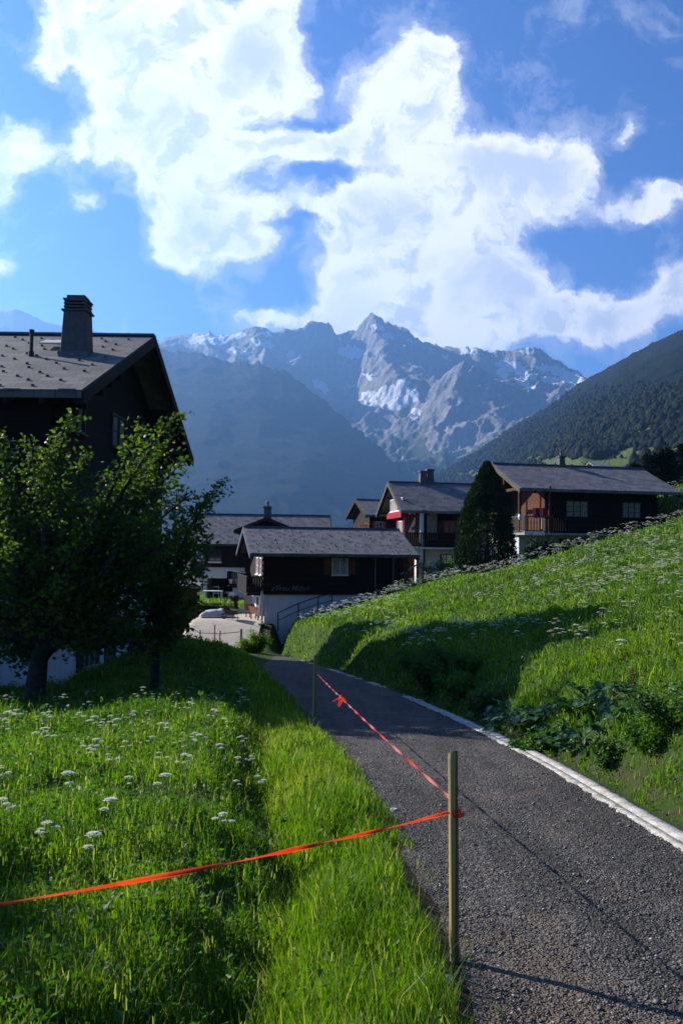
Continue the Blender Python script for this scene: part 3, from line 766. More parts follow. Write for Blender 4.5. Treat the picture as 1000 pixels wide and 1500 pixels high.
def roof_parts(root, L_, D_, zw, rise, ol, orr, of, ob, mat, th=.16, hooks=0, batten=None, thick_mat=None, name='roof', cap=True):
    """saddle roof, ridge along x at y=D/2; zw = wall top"""
    m = rise / (D_ / 2); zr = zw + rise
    mb = MB(); x0, x1 = -ol, L_ + orr; c = math.cos(math.atan(m)); tz = th / c
    for yl, sg in ((-of, 1), (D_ + ob, -1)):
        ze = zr - m * abs(D_ / 2 - yl)
        a, b = (x0, yl, ze), (x1, yl, ze); p, q = (x1, D_ / 2, zr), (x0, D_ / 2, zr)
        mb.prism([a, b, p, q], (0, 0, tz))
    if hooks:   # snow hooks standing on the slates
        ny = max(3, int((D_ / 2 + of) / hooks)); nx = int((x1 - x0) / (hooks * 1.9))
        for j in range(ny):
            for i in range(nx):
                x = min(x1 - .1, x0 + .4 + (i + .5 * (j % 2)) * (x1 - x0 - .6) / nx + random.uniform(-.16, .16)); y = -of + .35 + j * (D_ / 2 + of - .5) / ny
                z = zr - m * abs(D_ / 2 - y) + tz
                x += random.uniform(-.2, .2) if hooks < .45 else 0; x = min(max(x, x0 + .1), x1 - .1); y += random.uniform(-.16, .16) if hooks < .45 else random.uniform(-.11, .11); z = zr - m * abs(D_ / 2 - y) + tz; w = .03; mb.box((x - w, y - .02, z - .02), (x + w, y + .04, z + .05))
    # uneven slate courses along the eave
    for i in range(int((x1 - x0) / .45)):
        x = x0 + i * .45 + random.uniform(0, .1); ze = zr - m * (D_ / 2 + of) + tz
        mb.box((x, -of - random.uniform(.01, .05), ze - .035), (x + .4, -of + .2, ze + random.uniform(-.005, .02)))
    roof = mb.build(name, mat, root)
    if cap:
        r = MB(); r.beam((x0 - .02, D_ / 2, zr + tz + .01), (x1 + .02, D_ / 2, zr + tz + .01), .32, .07)
        r.build('ridge_cap', M['sheet'], roof)
    # barge boards and rafters
    bt = .05
    for x in (x0 - bt - .003, x1 + .003):
        bb = MB()
        for yl in (-of, D_ + ob):
            ze = zr - m * abs(D_ / 2 - yl)
            bb.prism([(x, yl, ze - .14), (x, D_ / 2, zr - .14), (x, D_ / 2, zr + tz - .03), (x, yl, ze + tz - .03)], (bt, 0, 0))
        bb.build('barge_board', batten or M['beam'], roof)
    rf = MB(); n = int((x1 - x0) / .85)
    for i in range(n + 1):
        x = x0 + .12 + i * (x1 - x0 - .24) / n
        for yl in (-of + .04, D_ + ob - .04):
            ze = zr - m * abs(D_ / 2 - yl)
            rf.beam((x, yl, ze - .085), (x, D_ / 2, zr - .085), .1, .15)
    for y in (0.0, D_ / 2, D_):
        z = zr - m * abs(D_ / 2 - y) - .27
        rf.box((x0 + .15, y - .09, z - .1), (x1 - .15, y + .09, z + .08))
    rf.build('rafters', M['beam'], roof)
    return roof, m, zr


def gable_wall(mb, x, sgn, y0, y1, z0, zw, rise, D_, th=.14):
    """a wall with its gable triangle; outer face at x"""
    m = rise / (D_ / 2)
    pts = [(x, y0, z0), (x, y1, z0), (x, y1, zw), (x, D_ / 2, zw + rise), (x, y0, zw)]
    mb.prism(pts, (-sgn * th, 0, 0))


def shell(root, name, L_, D_, z0, z1, mat, rise=0, proud=0.0, xl_=0.0, xr_=None, yf=0.0):
    """four walls (front y=yf, back D, left xl_, right xr_) from z0 to z1 with gables"""
    mb = MB(); x0, x1 = xl_ - proud, (L_ if xr_ is None else xr_) + proud; y0, y1 = yf - proud, D_ + proud; th = .16
    mb.box((x0 + th, y0, z0), (x1 - th, y0 + th, z1)); mb.box((x0 + th, y1 - th, z0), (x1 - th, y1, z1))
    if rise:
        m = rise / (D_ / 2)
        for x, sg in ((x0, -1), (x1, 1)):
            pts = [(x, y0, z0), (x, y1, z0), (x, y1, z1), (x, D_ / 2, z1 + rise), (x, y0, z1)]
            mb.prism(pts, (-sg * th, 0, 0))
    else:
        mb.box((x0, y0, z0), (x0 + th, y1, z1)); mb.box((x1 - th, y0, z0), (x1, y1, z1))
    if name == 'log_wall' or name == 'timber_wall':
        # projecting log ends at the corners
        z = z0 + .1
        while z < z1 - .2:
            for x in (x0, x1):
                mb.box((x - .07, y0 - .1, z), (x + .07, y0 - .002, z + .13))
            z += .3
    return mb.build(name, mat, root)


def window(root, plane, a0, a1, z0, z1, off, sgn, mull=2, rows=2, frame=None, pane=None, shut=None, cur=False, depth=.07, sh_w=None):
    """window proud of a wall. plane 'y': a = x; plane 'x': a = y. sgn = outward direction"""
    f = .055
    def bx(mb, u0, u1, w0, w1, d0, d1):
        lo, hi = sorted((off + sgn * d0, off + sgn * d1))
        if plane == 'y': mb.box((u0, lo, w0), (u1, hi, w1))
        else: mb.box((lo, u0, w0), (hi, u1, w1))
    fr = MB()
    bx(fr, a0 - f, a0, z0 - f, z1 + f, 0.002, depth); bx(fr, a1, a1 + f, z0 - f, z1 + f, 0.002, depth)
    bx(fr, a0, a1, z0 - f, z0, 0.002, depth); bx(fr, a0, a1, z1, z1 + f, 0.002, depth)
    for i in range(1, mull):
        u = a0 + (a1 - a0) * i / mull; bx(fr, u - .025, u + .025, z0, z1, .004, depth * .8)
    for i in range(1, rows):
        w = z0 + (z1 - z0) * i / rows; bx(fr, a0, a1, w - .014, w + .014, .004, depth * .65)
    fo = fr.build('window', frame or M['frame'], root)
    p = MB(); bx(p, a0, a1, z0, z1, .003, .02); p.build('pane', pane or M['glass'], fo)
    sl = MB(); bx(sl, a0 - .1, a1 + .1, z0 - f - .05, z0 - f - .002, .002, .14); sl.build('sill', frame or M['frame'], fo)
    if shut:
        sw = sh_w or (a1 - a0) / 2
        for u0, u1 in ((a0 - f - sw - .03, a0 - f - .02), (a1 + f + .02, a1 + f + sw + .03)):
            s = MB(); bx(s, u0, u1, z0 - f, z1 + f, .003, .045)
            for k in range(3): w = z0 + (z1 - z0) * (k + .5) / 3; bx(s, u0 + .04, u1 - .04, w - .03, w + .03, .045, .06)
            s.build('shutter', shut, root)
    return fo


def chimney(root, x, y, zb, zt, w, d, mat, louvre=True, stripe=True, nm='chimney', cowl=False):
    mb = MB(); t = .80
    h = zt - zb; zc = zb + h * .74 if louvre else zt - .12
    def frus(z0, z1, w0, w1, d0, d1):
        mb.add([(x - w0, y - d0, z0), (x + w0, y - d0, z0), (x + w0, y + d0, z0), (x - w0, y + d0, z0), (x - w1, y - d1, z1), (x + w1, y - d1, z1), (x + w1, y + d1, z1), (x - w1, y + d1, z1)],
               [(0, 3, 2, 1), (4, 5, 6, 7), (0, 1, 5, 4), (1, 2, 6, 5), (2, 3, 7, 6), (3, 0, 4, 7)])
    frus(zb - .5, zc, w / 2, w / 2 * t, d / 2, d / 2 * t)
    o = mb.build(nm, mat, root, bevel=.012)
    if louvre:
        c = MB(); wt, dt = w / 2 * t, d / 2 * t; hh = zt - zc
        c.box((x - wt - .05, y - dt - .05, zc + .002), (x + wt + .05, y + dt + .05, zc + .05))
        for k in range(3):
            z = zc + .10 + k * hh * .2
            c.box((x - wt + .01, y - dt - .03, z), (x + wt - .01, y + dt + .03, z + .045))
        c.box((x - wt * .62, y - dt * .62, zc + .05), (x + wt * .62, y + dt * .62, zc + hh * .7))
        for sx in (-1, 1):
            for sy in (-1, 1): c.box((x + sx * wt * .82 - .04, y + sy * dt * .82 - .04, zc + .05), (x + sx * wt * .82 + .04, y + sy * dt * .82 + .04, zc + hh * .72))
        c.box((x - wt - .02, y - dt - .02, zc + hh * .7), (x + wt + .02, y + dt + .02, zc + hh * .78))
        c.box((x - wt * .8, y - dt * .8, zc + hh * .78 + .001), (x + wt * .8, y + dt * .8, zt))
        c.build('chimney_cap', mat, o)
    else:
        c = MB(); c.box((x - w / 2, y - d / 2, zt - .12 + .002), (x + w / 2, y + d / 2, zt)); c.build('chimney_cap', mat, o)
    if stripe:
        s = MB(); s.box((x - w / 2 - .015, y - d / 2 - .015, zb - .05), (x + w / 2 + .015, y + d / 2 + .015, zb + .16)); s.build('flashing', M['sheet'], o)
    if cowl:
        q = MB(); q.tube([(x, y, zt), (x, y, zt + .3)], .09, 8); q.tube([(x, y, zt + .3), (x, y, zt + .42)], [.17, .03], 8); q.build('cowl', M['sheet'], o)
    return o


def railing(root, pts, z0, z1, step=.16, w=.035, mat=None, solid=False, name='railing', bw=.1):
    mb = MB()
    for p, q in zip(pts[:-1], pts[1:]):
        L_ = math.dist(p, q); n = max(1, int(L_ / step)); dx, dy = (q[0] - p[0]) / L_, (q[1] - p[1]) / L_
        mb.beam((*p, z1), (*q, z1), .08, .07); mb.beam((*p, z0 + .06), (*q, z0 + .06), .05, .07)
        for i in range(n + 1):
            x, y = p[0] + dx * L_ * i / n, p[1] + dy * L_ * i / n
            ww = bw if solid else w
            mb.beam((x - dx * ww / 2, y - dy * ww / 2, (z0 + z1) / 2), (x + dx * ww / 2, y + dy * ww / 2, (z0 + z1) / 2), .03, z1 - z0 - .05)
    return mb.build(name, mat or M['wood'], root)


def house_root(name, loc, yaw, L_, D_, label, cat='house', group=None):
    r = empty(name, loc, yaw); tag(r, label, cat, group); HOUSE_BOXES.append((loc[0], loc[1], yaw, L_, D_)); return r


# --- large chalet on the left
def chalet_left():
    L_, D_ = 15.0, 12.6; loc = (-7.25 - L_, 20.0, -2.1); of, ob, orr = .9, .9, 1.12
    r = house_root('chalet', loc, 0, L_, D_, 'big dark timber chalet with slate roof and tapered chimney behind the fruit tree', 'chalet')
    ze = W(115, 573, 19.1)[2] - .16; zr = W(228, 493, 26.3)[2] - .18; rise_t = zr - ze; m = rise_t / (D_ / 2 + of)
    rise = m * D_ / 2; zw = zr - rise - loc[2]; zb = 2.45
    shell(r, 'basement_wall', L_, D_, -1.5, zb, M['plaster'])
    shell(r, 'log_wall', L_, D_, zb + .002, zw, M['wood'], rise, .1)
    roof, m, zr_ = roof_parts(r, L_, D_, zw, rise, 1.1, orr, of, ob, M['slate_brown'], .18, hooks=.5)
    # stepped log consoles under the gable overhang
    for y in (0.1, D_ * .25, D_ * .75, D_ - .1):
        zz = zw + m * (D_ / 2 - abs(D_ / 2 - y)) - .3
        cs = MB()
        for k in range(3): cs.box((L_ + .11, y - .1, zz - .22 * (k + 1)), (L_ + .95 - .25 * k, y + .1, zz - .22 * k))
        cs.build('console', M['wood'], r)
    # chimney and stove pipe on the near slope
    Yc = 22.9; P = W(107, 520, Yc); zc_top = W(107, 430, Yc)[2] - loc[2]
    xx, yy = P[0] - loc[0], Yc - loc[1] + .35
    zroof = zr_ - m * abs(D_ / 2 - (yy - .35)) + .18
    chimney(r, xx, yy, zroof, zc_top, .80, .72, M['chimney'], stripe=True)
    P = W(40, 515, 22.6); q = MB(); x, y = P[0] - loc[0], 22.9 - loc[1]; zb_ = zr_ - m * abs(D_ / 2 - y)
    zt = W(41, 483, 22.9)[2] - loc[2]
    q.tube([(x, y, zb_), (x, y, zt - .08)], .055, 10); q.tube([(x, y, zt - .1), (x, y, zt)], .075, 10); q.tube([(x, y, zb_ + .1), (x, y, zb_ + .32)], .085, 10); q.build('stove_pipe', M['black'], roof)
    s = MB(); P = W(77, 509, 24.2); x, y = P[0] - loc[0], 24.2 - loc[1]; z_ = zr_ - m * abs(D_ / 2 - y) + .2
    s.prism([(x - .3, y - .25, z_ + .03), (x + .3, y - .25, z_ + .03), (x + .3, y + .3, z_ + .25), (x - .3, y + .3, z_ + .25)], (0, 0, .05)); s.build('skylight', M['frame'], roof)
    # windows in the gable wall
    X = L_ + .1
    def gw(px0, px1, py0, py1, off, **k):
        a = loc_on(loc, 0, px0, (py0 + py1) / 2, 'x', off)[1]; b = loc_on(loc, 0, px1, (py0 + py1) / 2, 'x', off)[1]
        zt = loc_on(loc, 0, (px0 + px1) / 2, py0, 'x', off)[2]; zb_ = loc_on(loc, 0, (px0 + px1) / 2, py1, 'x', off)[2]
        return window(r, 'x', a, b, zb_, zt, off, 1, **k)
    gw(163, 183, 612, 655, X, frame=M['frame_dark']); gw(205, 218, 615, 655, X, frame=M['frame_dark']); gw(104, 122, 585, 630, X, frame=M['frame_dark'])
    gw(122, 136, 930, 975, L_, frame=M['plaster_grey'], shut=M['black'], sh_w=.5)
    dr = MB(); a = loc_on(loc, 0, 153, 950, 'x', L_)[1]; b = loc_on(loc, 0, 168, 950, 'x', L_)[1]
    dr.box((L_ + .003, a, -.1), (L_ + .05, b, 2.0)); d = dr.build('door', M['frame_dark'], r)
    h = MB(); h.box((L_ + .05, b - .15, .95), (L_ + .1, b - .08, 1.05)); h.build('handle', M['iron'], d)
    # front wall
    window(r, 'y', L_ - 2.4, L_ - 1.1, .75, 1.75, 0, -1, frame=M['frame'])
    for x in (L_ - 2.6, L_ - 6, L_ - 9): window(r, 'y', x - .5, x + .5, zb + .9, zb + 1.9, -.1, -1, frame=M['frame_dark'])
    st = MB(); st.box((L_ - 4.5, -1.5, -1.2), (L_ - .9, -.002, .2)); st.build('doorstep', M['plaster_grey'], r)
    return loc


# --- small dark chalet in the middle, lettering on its wall
def chalet_middle():
    yaw = R(12.5); L_, D_ = 8.35, 6.6; P = W(387, 925, 47); loc = (P[0], P[1], -3.2)
    r = house_root('chalet', loc, yaw, L_, D_, 'small dark chalet with lettering on its wall above a white basement', 'chalet')
    of = .9
    ze = loc_on(loc, yaw, 420, 811, 'y', -of)[2] - .16; zr = loc_on(loc, yaw, 450, 773, 'y', D_ / 2)[2] - .17
    m = (zr - ze) / (D_ / 2 + of); rise = m * D_ / 2; zw = zr - rise
    zb = loc_on(loc, yaw, 450, 871, 'y', 0)[2]; zb2 = loc_on(loc, yaw, 530, 866, 'y', 0)[2]
    shell(r, 'basement_wall', L_, D_, -2.2, zb, M['plaster'], xr_=L_ - .9)
    shell(r, 'timber_wall', L_, D_, zb + .002, zw, M['wood'], rise, .12, xr_=L_ - .9)
    roof_parts(r, L_, D_, zw, rise, .95, .55, of, .8, M['slate'], .16, hooks=.42, batten=M['sheet'])
    # lit side wall gets white plaster pilasters and a door
    s = MB(); s.box((-.03, .0, -1.5), (-.003, D_ * .86, zb - .004)); s.build('side_wall_render', M['plaster'], r)
    for y in (.62, 3.0): dd = MB(); dd.box((-.06, y, -1.2), (-.032, y + .55, zb - .35)); dd.build('door', M['frame_dark'], r)
    # gable balcony on the left
    bz = zb + .05
    b = MB(); b.box((-1.0, .3, bz - .12), (-.13, D_ - .3, bz)); b.build('balcony_floor', M['wood'], r)
    railing(r, [(-.14, .3), (-.98, .3), (-.98, D_ - .3), (-.14, D_ - .3)], bz + .03, bz + .95, .13, mat=M['wood'], solid=True, name='balcony_railing', bw=.11)
    # side window with pale curtains
    window(r, 'x', .35, 1.15, zb + 1.15, zb + 2.05, -.12, -1, frame=M['white'], pane=M['curtain']); window(r, 'x', 1.9, 2.9, zb + 1.15, zb + 2.05, -.12, -1, frame=M['white'], pane=M['pinkcloth'])
    a = loc_on(loc, yaw, 487, 840, 'y', -.12); c = loc_on(loc, yaw, 508, 840, 'y', -.12); zt = loc_on(loc, yaw, 498, 819, 'y', -.12)[2]; z0 = loc_on(loc, yaw, 498, 841, 'y', -.12)[2]
    window(r, 'y', a[0], c[0], z0, zt, -.12, -1, mull=2, rows=1, frame=M['frame'], pane=M['curtain'], shut=M['wood_red'], sh_w=.42)
    # rain pipes and porch post at the right end
    for px, mt in ((549, M['sheet']), (575, M['sheet'])):
        x = loc_on(loc, yaw, px, 830, 'y', -.15)[0]; q = MB(); q.tube([(x, -.22, zw - .25), (x, -.22, zb + (.35 if px < 560 else -.2))], .05, 6); q.build('drain_pipe', mt, r)
    q = MB(); q.box((L_ - .05, -.1, zb - 1.2), (L_ + .12, .07, zw - .05)); q.build('porch_post', M['wood_grey'], r)
    # lettering
    fc = bpy.data.curves.new('lettering', 'FONT'); fc.body = "z'Frau M\u00e4hri"; fc.size = .62; fc.shear = .3; fc.extrude = .012; fc.offset = .004
    p0 = loc_on(loc, yaw, 397, 866, 'y', -.14)
    to = bpy.data.objects.new('lettering_curve', fc); COL.objects.link(to); bpy.context.view_layer.update()
    me = bpy.data.meshes.new_from_object(to); bpy.data.objects.remove(to)
    me.materials.clear(); me.materials.append(M['sign'])
    t = bpy.data.objects.new('lettering', me); link(t, r); t.location = (p0[0], -.14, p0[2] + .02); t.rotation_euler = (R(90), 0, 0)
    w_ = loc_on(loc, yaw, 453, 866, 'y', -.14)[0] - p0[0]; k = w_ / max(.1, t.dimensions.x); t.scale = (k, k, 1)
    return loc, yaw, zb


# --- taller building right behind it, gable towards us
def chalet_gable():
    yaw = R(4); P = W(352, 870, 56.5); W_ = 4.4; loc = (P[0], P[1], -2.7)
    r = house_root('chalet', loc, yaw, W_, 8, 'dark chalet gable and chimney rising behind the small lettered chalet', 'chalet')
    a = loc_on(loc, yaw, 345, 776, 'y', -.8); pk = loc_on(loc, yaw, 391, 757, 'y', -.8); b = loc_on(loc, yaw, 441, 776, 'y', -.8)
    cx = pk[0]; half = (b[0] - a[0]) / 2; m = (pk[2] - a[2]) / half
    D_ = 8; mb = MB(); th = .22
    for sg in (-1, 1):
        mb.prism([(cx, -.8, pk[2] - th), (cx, D_, pk[2] - th), (cx + sg * half, D_, a[2] - th), (cx + sg * half, -.8, a[2] - th)], (0, 0, th))
    mb.build('roof', M['beam'], r)
    x0, x1 = cx - half + .75, cx + half - .75; zw = pk[2] - th - m * (half - .75)
    w = MB(); w.prism([(x0, 0, 2.2), (x1, 0, 2.2), (x1, 0, zw), (cx, 0, pk[2] - th - .02), (x0, 0, zw)], (0, .15, 0)); w.box((x0, .152, 2.2), (x0 + .15, D_, zw)); w.box((x1 - .15, .152, 2.2), (x1, D_, zw)); w.build('timber_wall', M['wood_v'], r)
    w = MB(); w.box((x0, 0, -2), (x1, D_, 2.19)); w.build('basement_wall', M['plaster'], r)
    c = loc_on(loc, yaw, 392, 750, 'y', 1.2); zt = loc_on(loc, yaw, 392, 742, 'y', 1.2)[2]
    chimney(r, c[0], 1.2, pk[2] - .2, zt, .62, .6, M['chimney'], louvre=False, stripe=False, cowl=True)
    # side balcony with white topped rail
    f = MB(); f.box((x0 - 1.15, -.5, 1.6), (x0 - .002, 3.5, 1.72)); f.build('balcony_floor', M['wood'], r)
    railing(r, [(x0 - .02, -.5), (x0 - 1.12, -.5), (x0 - 1.12, 3.4)], 1.75, 2.7, .12, mat=M['wood'], solid=True, name='balcony_railing', bw=.10)
    t = MB(); t.beam((x0 - 1.2, -.52, 2.83), (x0 + .1, -.52, 2.62), .1, .07); t.build('handrail', M['white'], r)
    for i in range(2): 
        p = MB(); x = x0 - .9 + i * .42; p.tube([(x, -.58, 1.9), (x, -.58, 2.2)], [.09, .14], 8); p.build('flower_pot', M['white'], r)


def chalet_back_left():
    yaw = R(3); L_, D_ = 9.8, 8; P = W(299, 875, 68); loc = (P[0], P[1], -2.6)
    r = house_root('chalet', loc, yaw, L_, D_, 'far timber chalet on white walls with a dark carport at the lawn', 'chalet')
    of = .9
    ze = loc_on(loc, yaw, 320, 797, 'y', -of)[2] - .16; zr = loc_on(loc, yaw, 320, 753, 'y', D_ / 2)[2] - .17; m = (zr - ze) / (D_ / 2 + of); rise = m * D_ / 2; zw = zr - rise
    zb = loc_on(loc, yaw, 320, 831, 'y', 0)[2]
    shell(r, 'timber_wall', L_, D_, zb + .002, zw, M['wood_v'], rise, .1)
    # white storey with a wide opening
    x0 = loc_on(loc, yaw, 301, 860, 'y', 0)[0]; x1 = loc_on(loc, yaw, 341, 860, 'y', 0)[0]; zo = loc_on(loc, yaw, 320, 847, 'y', 0)[2]
    w = MB(); w.box((0, 0, -1), (x0, .2, zo)); w.box((x1, 0, -1), (L_, .2, zo)); w.box((0, 0, zo + .001), (L_, .2, zb)); w.box((0, .201, -1), (.2, D_, zb)); w.box((L_ - .2, .201, -1), (L_, D_, zb)); w.box((.201, D_ - .2, -1), (L_ - .201, D_, zb))
    w.build('ground_floor_wall', M['plaster'], r)
    c = MB(); c.box((.21, 4.2, -1), (L_ - .21, 4.35, zb - .01)); c.build('carport_back_wall', M['wood_grey'], r)
    roof_parts(r, L_, D_, zw, rise, 1.3, .7, of, .8, M['slate'], .16, hooks=.5)
    a = loc_on(loc, yaw, 315, 820, 'y', -.1); window(r, 'y', a[0] - .45, a[0] + .45, zb + .55, zb + 1.4, -.1, -1, frame=M['frame_dark'])
    s = MB(); s.box((a[0] - .55, -.35, zb + .36), (a[0] + .55, -.12, zb + .48)); s.build('window_box', M['white'], r)
    return loc


def stone_roof_barn():
    yaw = R(11); P = W(226, 862, 53); L_, D_ = 2.75, 5.0; loc = (P[0], P[1], -4.8)
    r = house_root('barn', loc, yaw, L_, D_, 'low barn with a pale stone slab roof seen through the tree branches', 'barn')
    ze = loc_on(loc, yaw, 262, 858, 'y', -.5)[2]; zr = loc_on(loc, yaw, 262, 824, 'y', D_ / 2)[2]; m = (zr - ze) / (D_ / 2 + .5); rise = m * D_ / 2; zw = zr - rise - .16
    shell(r, 'wall', L_, D_, -1.2, zw, M['wood_red'], rise, 0)
    roof_parts(r, L_, D_, zw, rise, .5, .3, .5, .5, M['slate_pale'], .14, cap=False)
    p = loc_on(loc, yaw, 289, 845, 'y', 1.2)
    d = MB(); d.box((p[0] - .45, 1.0, zw - .2), (p[0] + .3, 2.6, zw + rise + .25)); dm = d.build('dormer', M['wood_grey'], r)
    d = MB(); d.box((p[0] - .6, .8, zw + rise + .26), (p[0] + .45, 2.8, zw + rise + .36)); d.build('dormer_roof', M['slate_pale'], dm)


def chalet_red_awning():
    yaw = R(10); P = W(589, 850, 57); L_, D_ = 6.3, 6.2; loc = (P[0], P[1], P[2] - .3)
    r = house_root('chalet', loc, yaw, L_, D_, 'chalet with two chimneys, white column and red awning beside the dark conifer', 'chalet')
    of = 1.0
    ze = loc_on(loc, yaw, 600, 748, 'y', -of)[2] - .16; zr = loc_on(loc, yaw, 580, 706, 'y', D_ / 2)[2] - .17; m = (zr - ze) / (D_ / 2 + of); rise = m * D_ / 2; zw = zr - rise
    zs = loc_on(loc, yaw, 640, 802, 'y', 0)[2]
    shell(r, 'ground_floor_wall', L_, D_, -2, zs - .12, M['plaster'], xl_=1.9)
    sl = MB(); sl.box((-.2, -.9, zs - .118), (L_ + .2, D_, zs)); sl.build('floor_slab', M['plaster'], r)
    shell(r, 'timber_wall', L_, D_, zs + .002, zw, M['wood'], rise, 0, xl_=1.6)
    roof_parts(r, L_, D_, zw, rise, .35, .9, of, .8, M['slate'], .16, batten=M['wood_grey'])
    # balcony
    railing(r, [(.0, D_ * .5), (.0, -.85), (L_ - .1, -.85)], zs + .03, zs + .98, .15, mat=M['wood'], solid=True, name='balcony_railing', bw=.125)
    # white column through both storeys
    cx = loc_on(loc, yaw, 617, 780, 'y', -.7)[0]
    q = MB(); q.tube([(cx, -.72, zs + .002), (cx, -.72, zw - .25)], .15, 14); q.build('column', M['plaster'], r)
    cx2 = loc_on(loc, yaw, 613, 830, 'y', -.5)[0]
    q = MB(); q.box((cx2 - .24, -.74, -1.2), (cx2 + .24, -.26, zs - .12)); q.build('column', M['plaster'], r)
    # gable glazing and red awning on the left side
    q = MB(); q.box((.05, .02, zw - .15), (.12, D_ * .75, zw + .75)); 
    g = window(r, 'x', .4, 1.9, zw - .25, zw + .55, .1, -1, mull=3, rows=1, frame=M['white'], pane=M['glass'])
    window(r, 'x', 2.2, 3.9, zw - .25, zw + .55, .1, -1, mull=3, rows=1, frame=M['white'], pane=M['curtain'])
    bm_ = MB(); bm_.beam((.14, .1, zw - .42), (.14, D_ * .8, zw - .42), .12, .14); bm_.box((.08, .05, zs), (.2, .17, zw - .1)); bm_.box((.08, 2.0, zs), (.2, 2.12, zw - .1)); bm_.build('porch_frame', M['red'], r)
    aw = MB()
    aw.prism([(-.15, -.1, zw - .5), (-.15, 4.2, zw - .5), (.2, 4.2, zw - .22), (.2, -.1, zw - .22)], (0, 0, .03)); aw.box((-.17, -.1, zw - .82), (-.13, 4.2, zw - .48)); aw.box((-.13, -.12, zw - .82), (1.4, -.08, zw - .48))
    aw.build('awning', M['redcloth'], r)
    window(r, 'x', .5, 1.5, zs + .9, zw - 1.1, .12, -1, mull=2, rows=1, frame=M['white'], pane=M['curtain'])
    c_ = MB(); x = loc_on(loc, yaw, 625, 780, 'y', -.3)
    for k in range(9): c_.box((x[0] + k * .08, -.32 - .03 * (k % 2), zs + .5), (x[0] + k * .08 + .075, -.28 - .03 * (k % 2), zw - .35))
    c_.build('curtain', M['curtain'], r)
    for px in (600, 607): l = MB(); x = loc_on(loc, yaw, px, 757, 'y', -.8)[0]; l.tube([(x, -.8, zw - .62), (x, -.8, zw - .5)], [.12, .06], 8); l.build('lamp', M['white'], r)
    a = loc_on(loc, yaw, 650, 785, 'y', 0); b = loc_on(loc, yaw, 666, 785, 'y', 0)
    window(r, 'y', a[0], b[0], zs + .85, zs + 1.85, 0, -1, mull=2, rows=2, frame=M['frame_dark'], shut=M['wood_red'], sh_w=.3)
    a = loc_on(loc, yaw, 645, 820, 'y', 0); b = loc_on(loc, yaw, 661, 820, 'y', 0); zt = loc_on(loc, yaw, 650, 813, 'y', 0)[2]; z0 = loc_on(loc, yaw, 650, 826, 'y', 0)[2]
    window(r, 'y', a[0], b[0], z0, zt, 0, -1, mull=2, rows=1, frame=M['frame_dark'])
    # brown recessed doors left of the column
    d = MB(); d.box((.3, .9, -1), (1.85, 1.0, zs - .125)); d.build('door', M['wood_red'], r)
    z0 = zr + .1
    for px in (619, 629):
        c = loc_on(loc, yaw, px, 700, 'y', D_ / 2 - (.1 if px < 625 else -.25)); zt = loc_on(loc, yaw, px, 690 if px < 625 else 687, 'y', D_ / 2)[2]
        chimney(r, c[0], c[1], zr - .05, zt, .6, .6, M['chimney'], louvre=False, stripe=False)


def chalet_small_back():
    yaw = R(14); P = W(541, 790, 76); L_, D_ = 5.0, 6.0; loc = (P[0], P[1], P[2] - 2)
    r = house_root('chalet', loc, yaw, L_, D_, 'small slate roof with flowers below it, tucked behind the red awning chalet', 'chalet')
    of = .7
    ze = loc_on(loc, yaw, 550, 754, 'y', -of)[2] - .16; zr = loc_on(loc, yaw, 550, 732, 'y', D_ / 2)[2] - .17; m = (zr - ze) / (D_ / 2 + of); rise = m * D_ / 2; zw = zr - rise
    shell(r, 'timber_wall', L_, D_, -2, zw, M['wood'], rise, 0)
    roof_parts(r, L_, D_, zw, rise, .6, .6, of, .7, M['slate'], .16)
    a = loc_on(loc, yaw, 555, 766, 'y', 0); window(r, 'y', a[0] - .3, a[0] + .3, zw - 1.6, zw - .8, 0, -1, frame=M['frame'], shut=M['red'], sh_w=.25)
    # flowers on the gable balcony
    q = loc_on(loc, yaw, 536, 772, 'y', .2); b = MB(); b.box((q[0] - .75, .0, q[2] - .9), (q[0] + .9, .45, q[2] - .25)); fb = b.build('flower_box', M['wood'], r)
    n = 260; P_ = np.stack([q[0] - .7 + 1.6 * rng.random(n), .45 * rng.random(n) - .05, q[2] - .25 + .7 * rng.random(n) ** 1.3], 1)
    V, F, A = leaves(P_, .13 + .1 * rng.random(n)); pk = leaf_mat('balcony_flowers', [(0, (.02, .05, .01)), (.45, (.04, .08, .02)), (.46, (.35, .05, .08)), (1, (.55, .2, .2))], .3)
    np_mesh('flowers', V, F, pk, fb, attrs={'var': A})


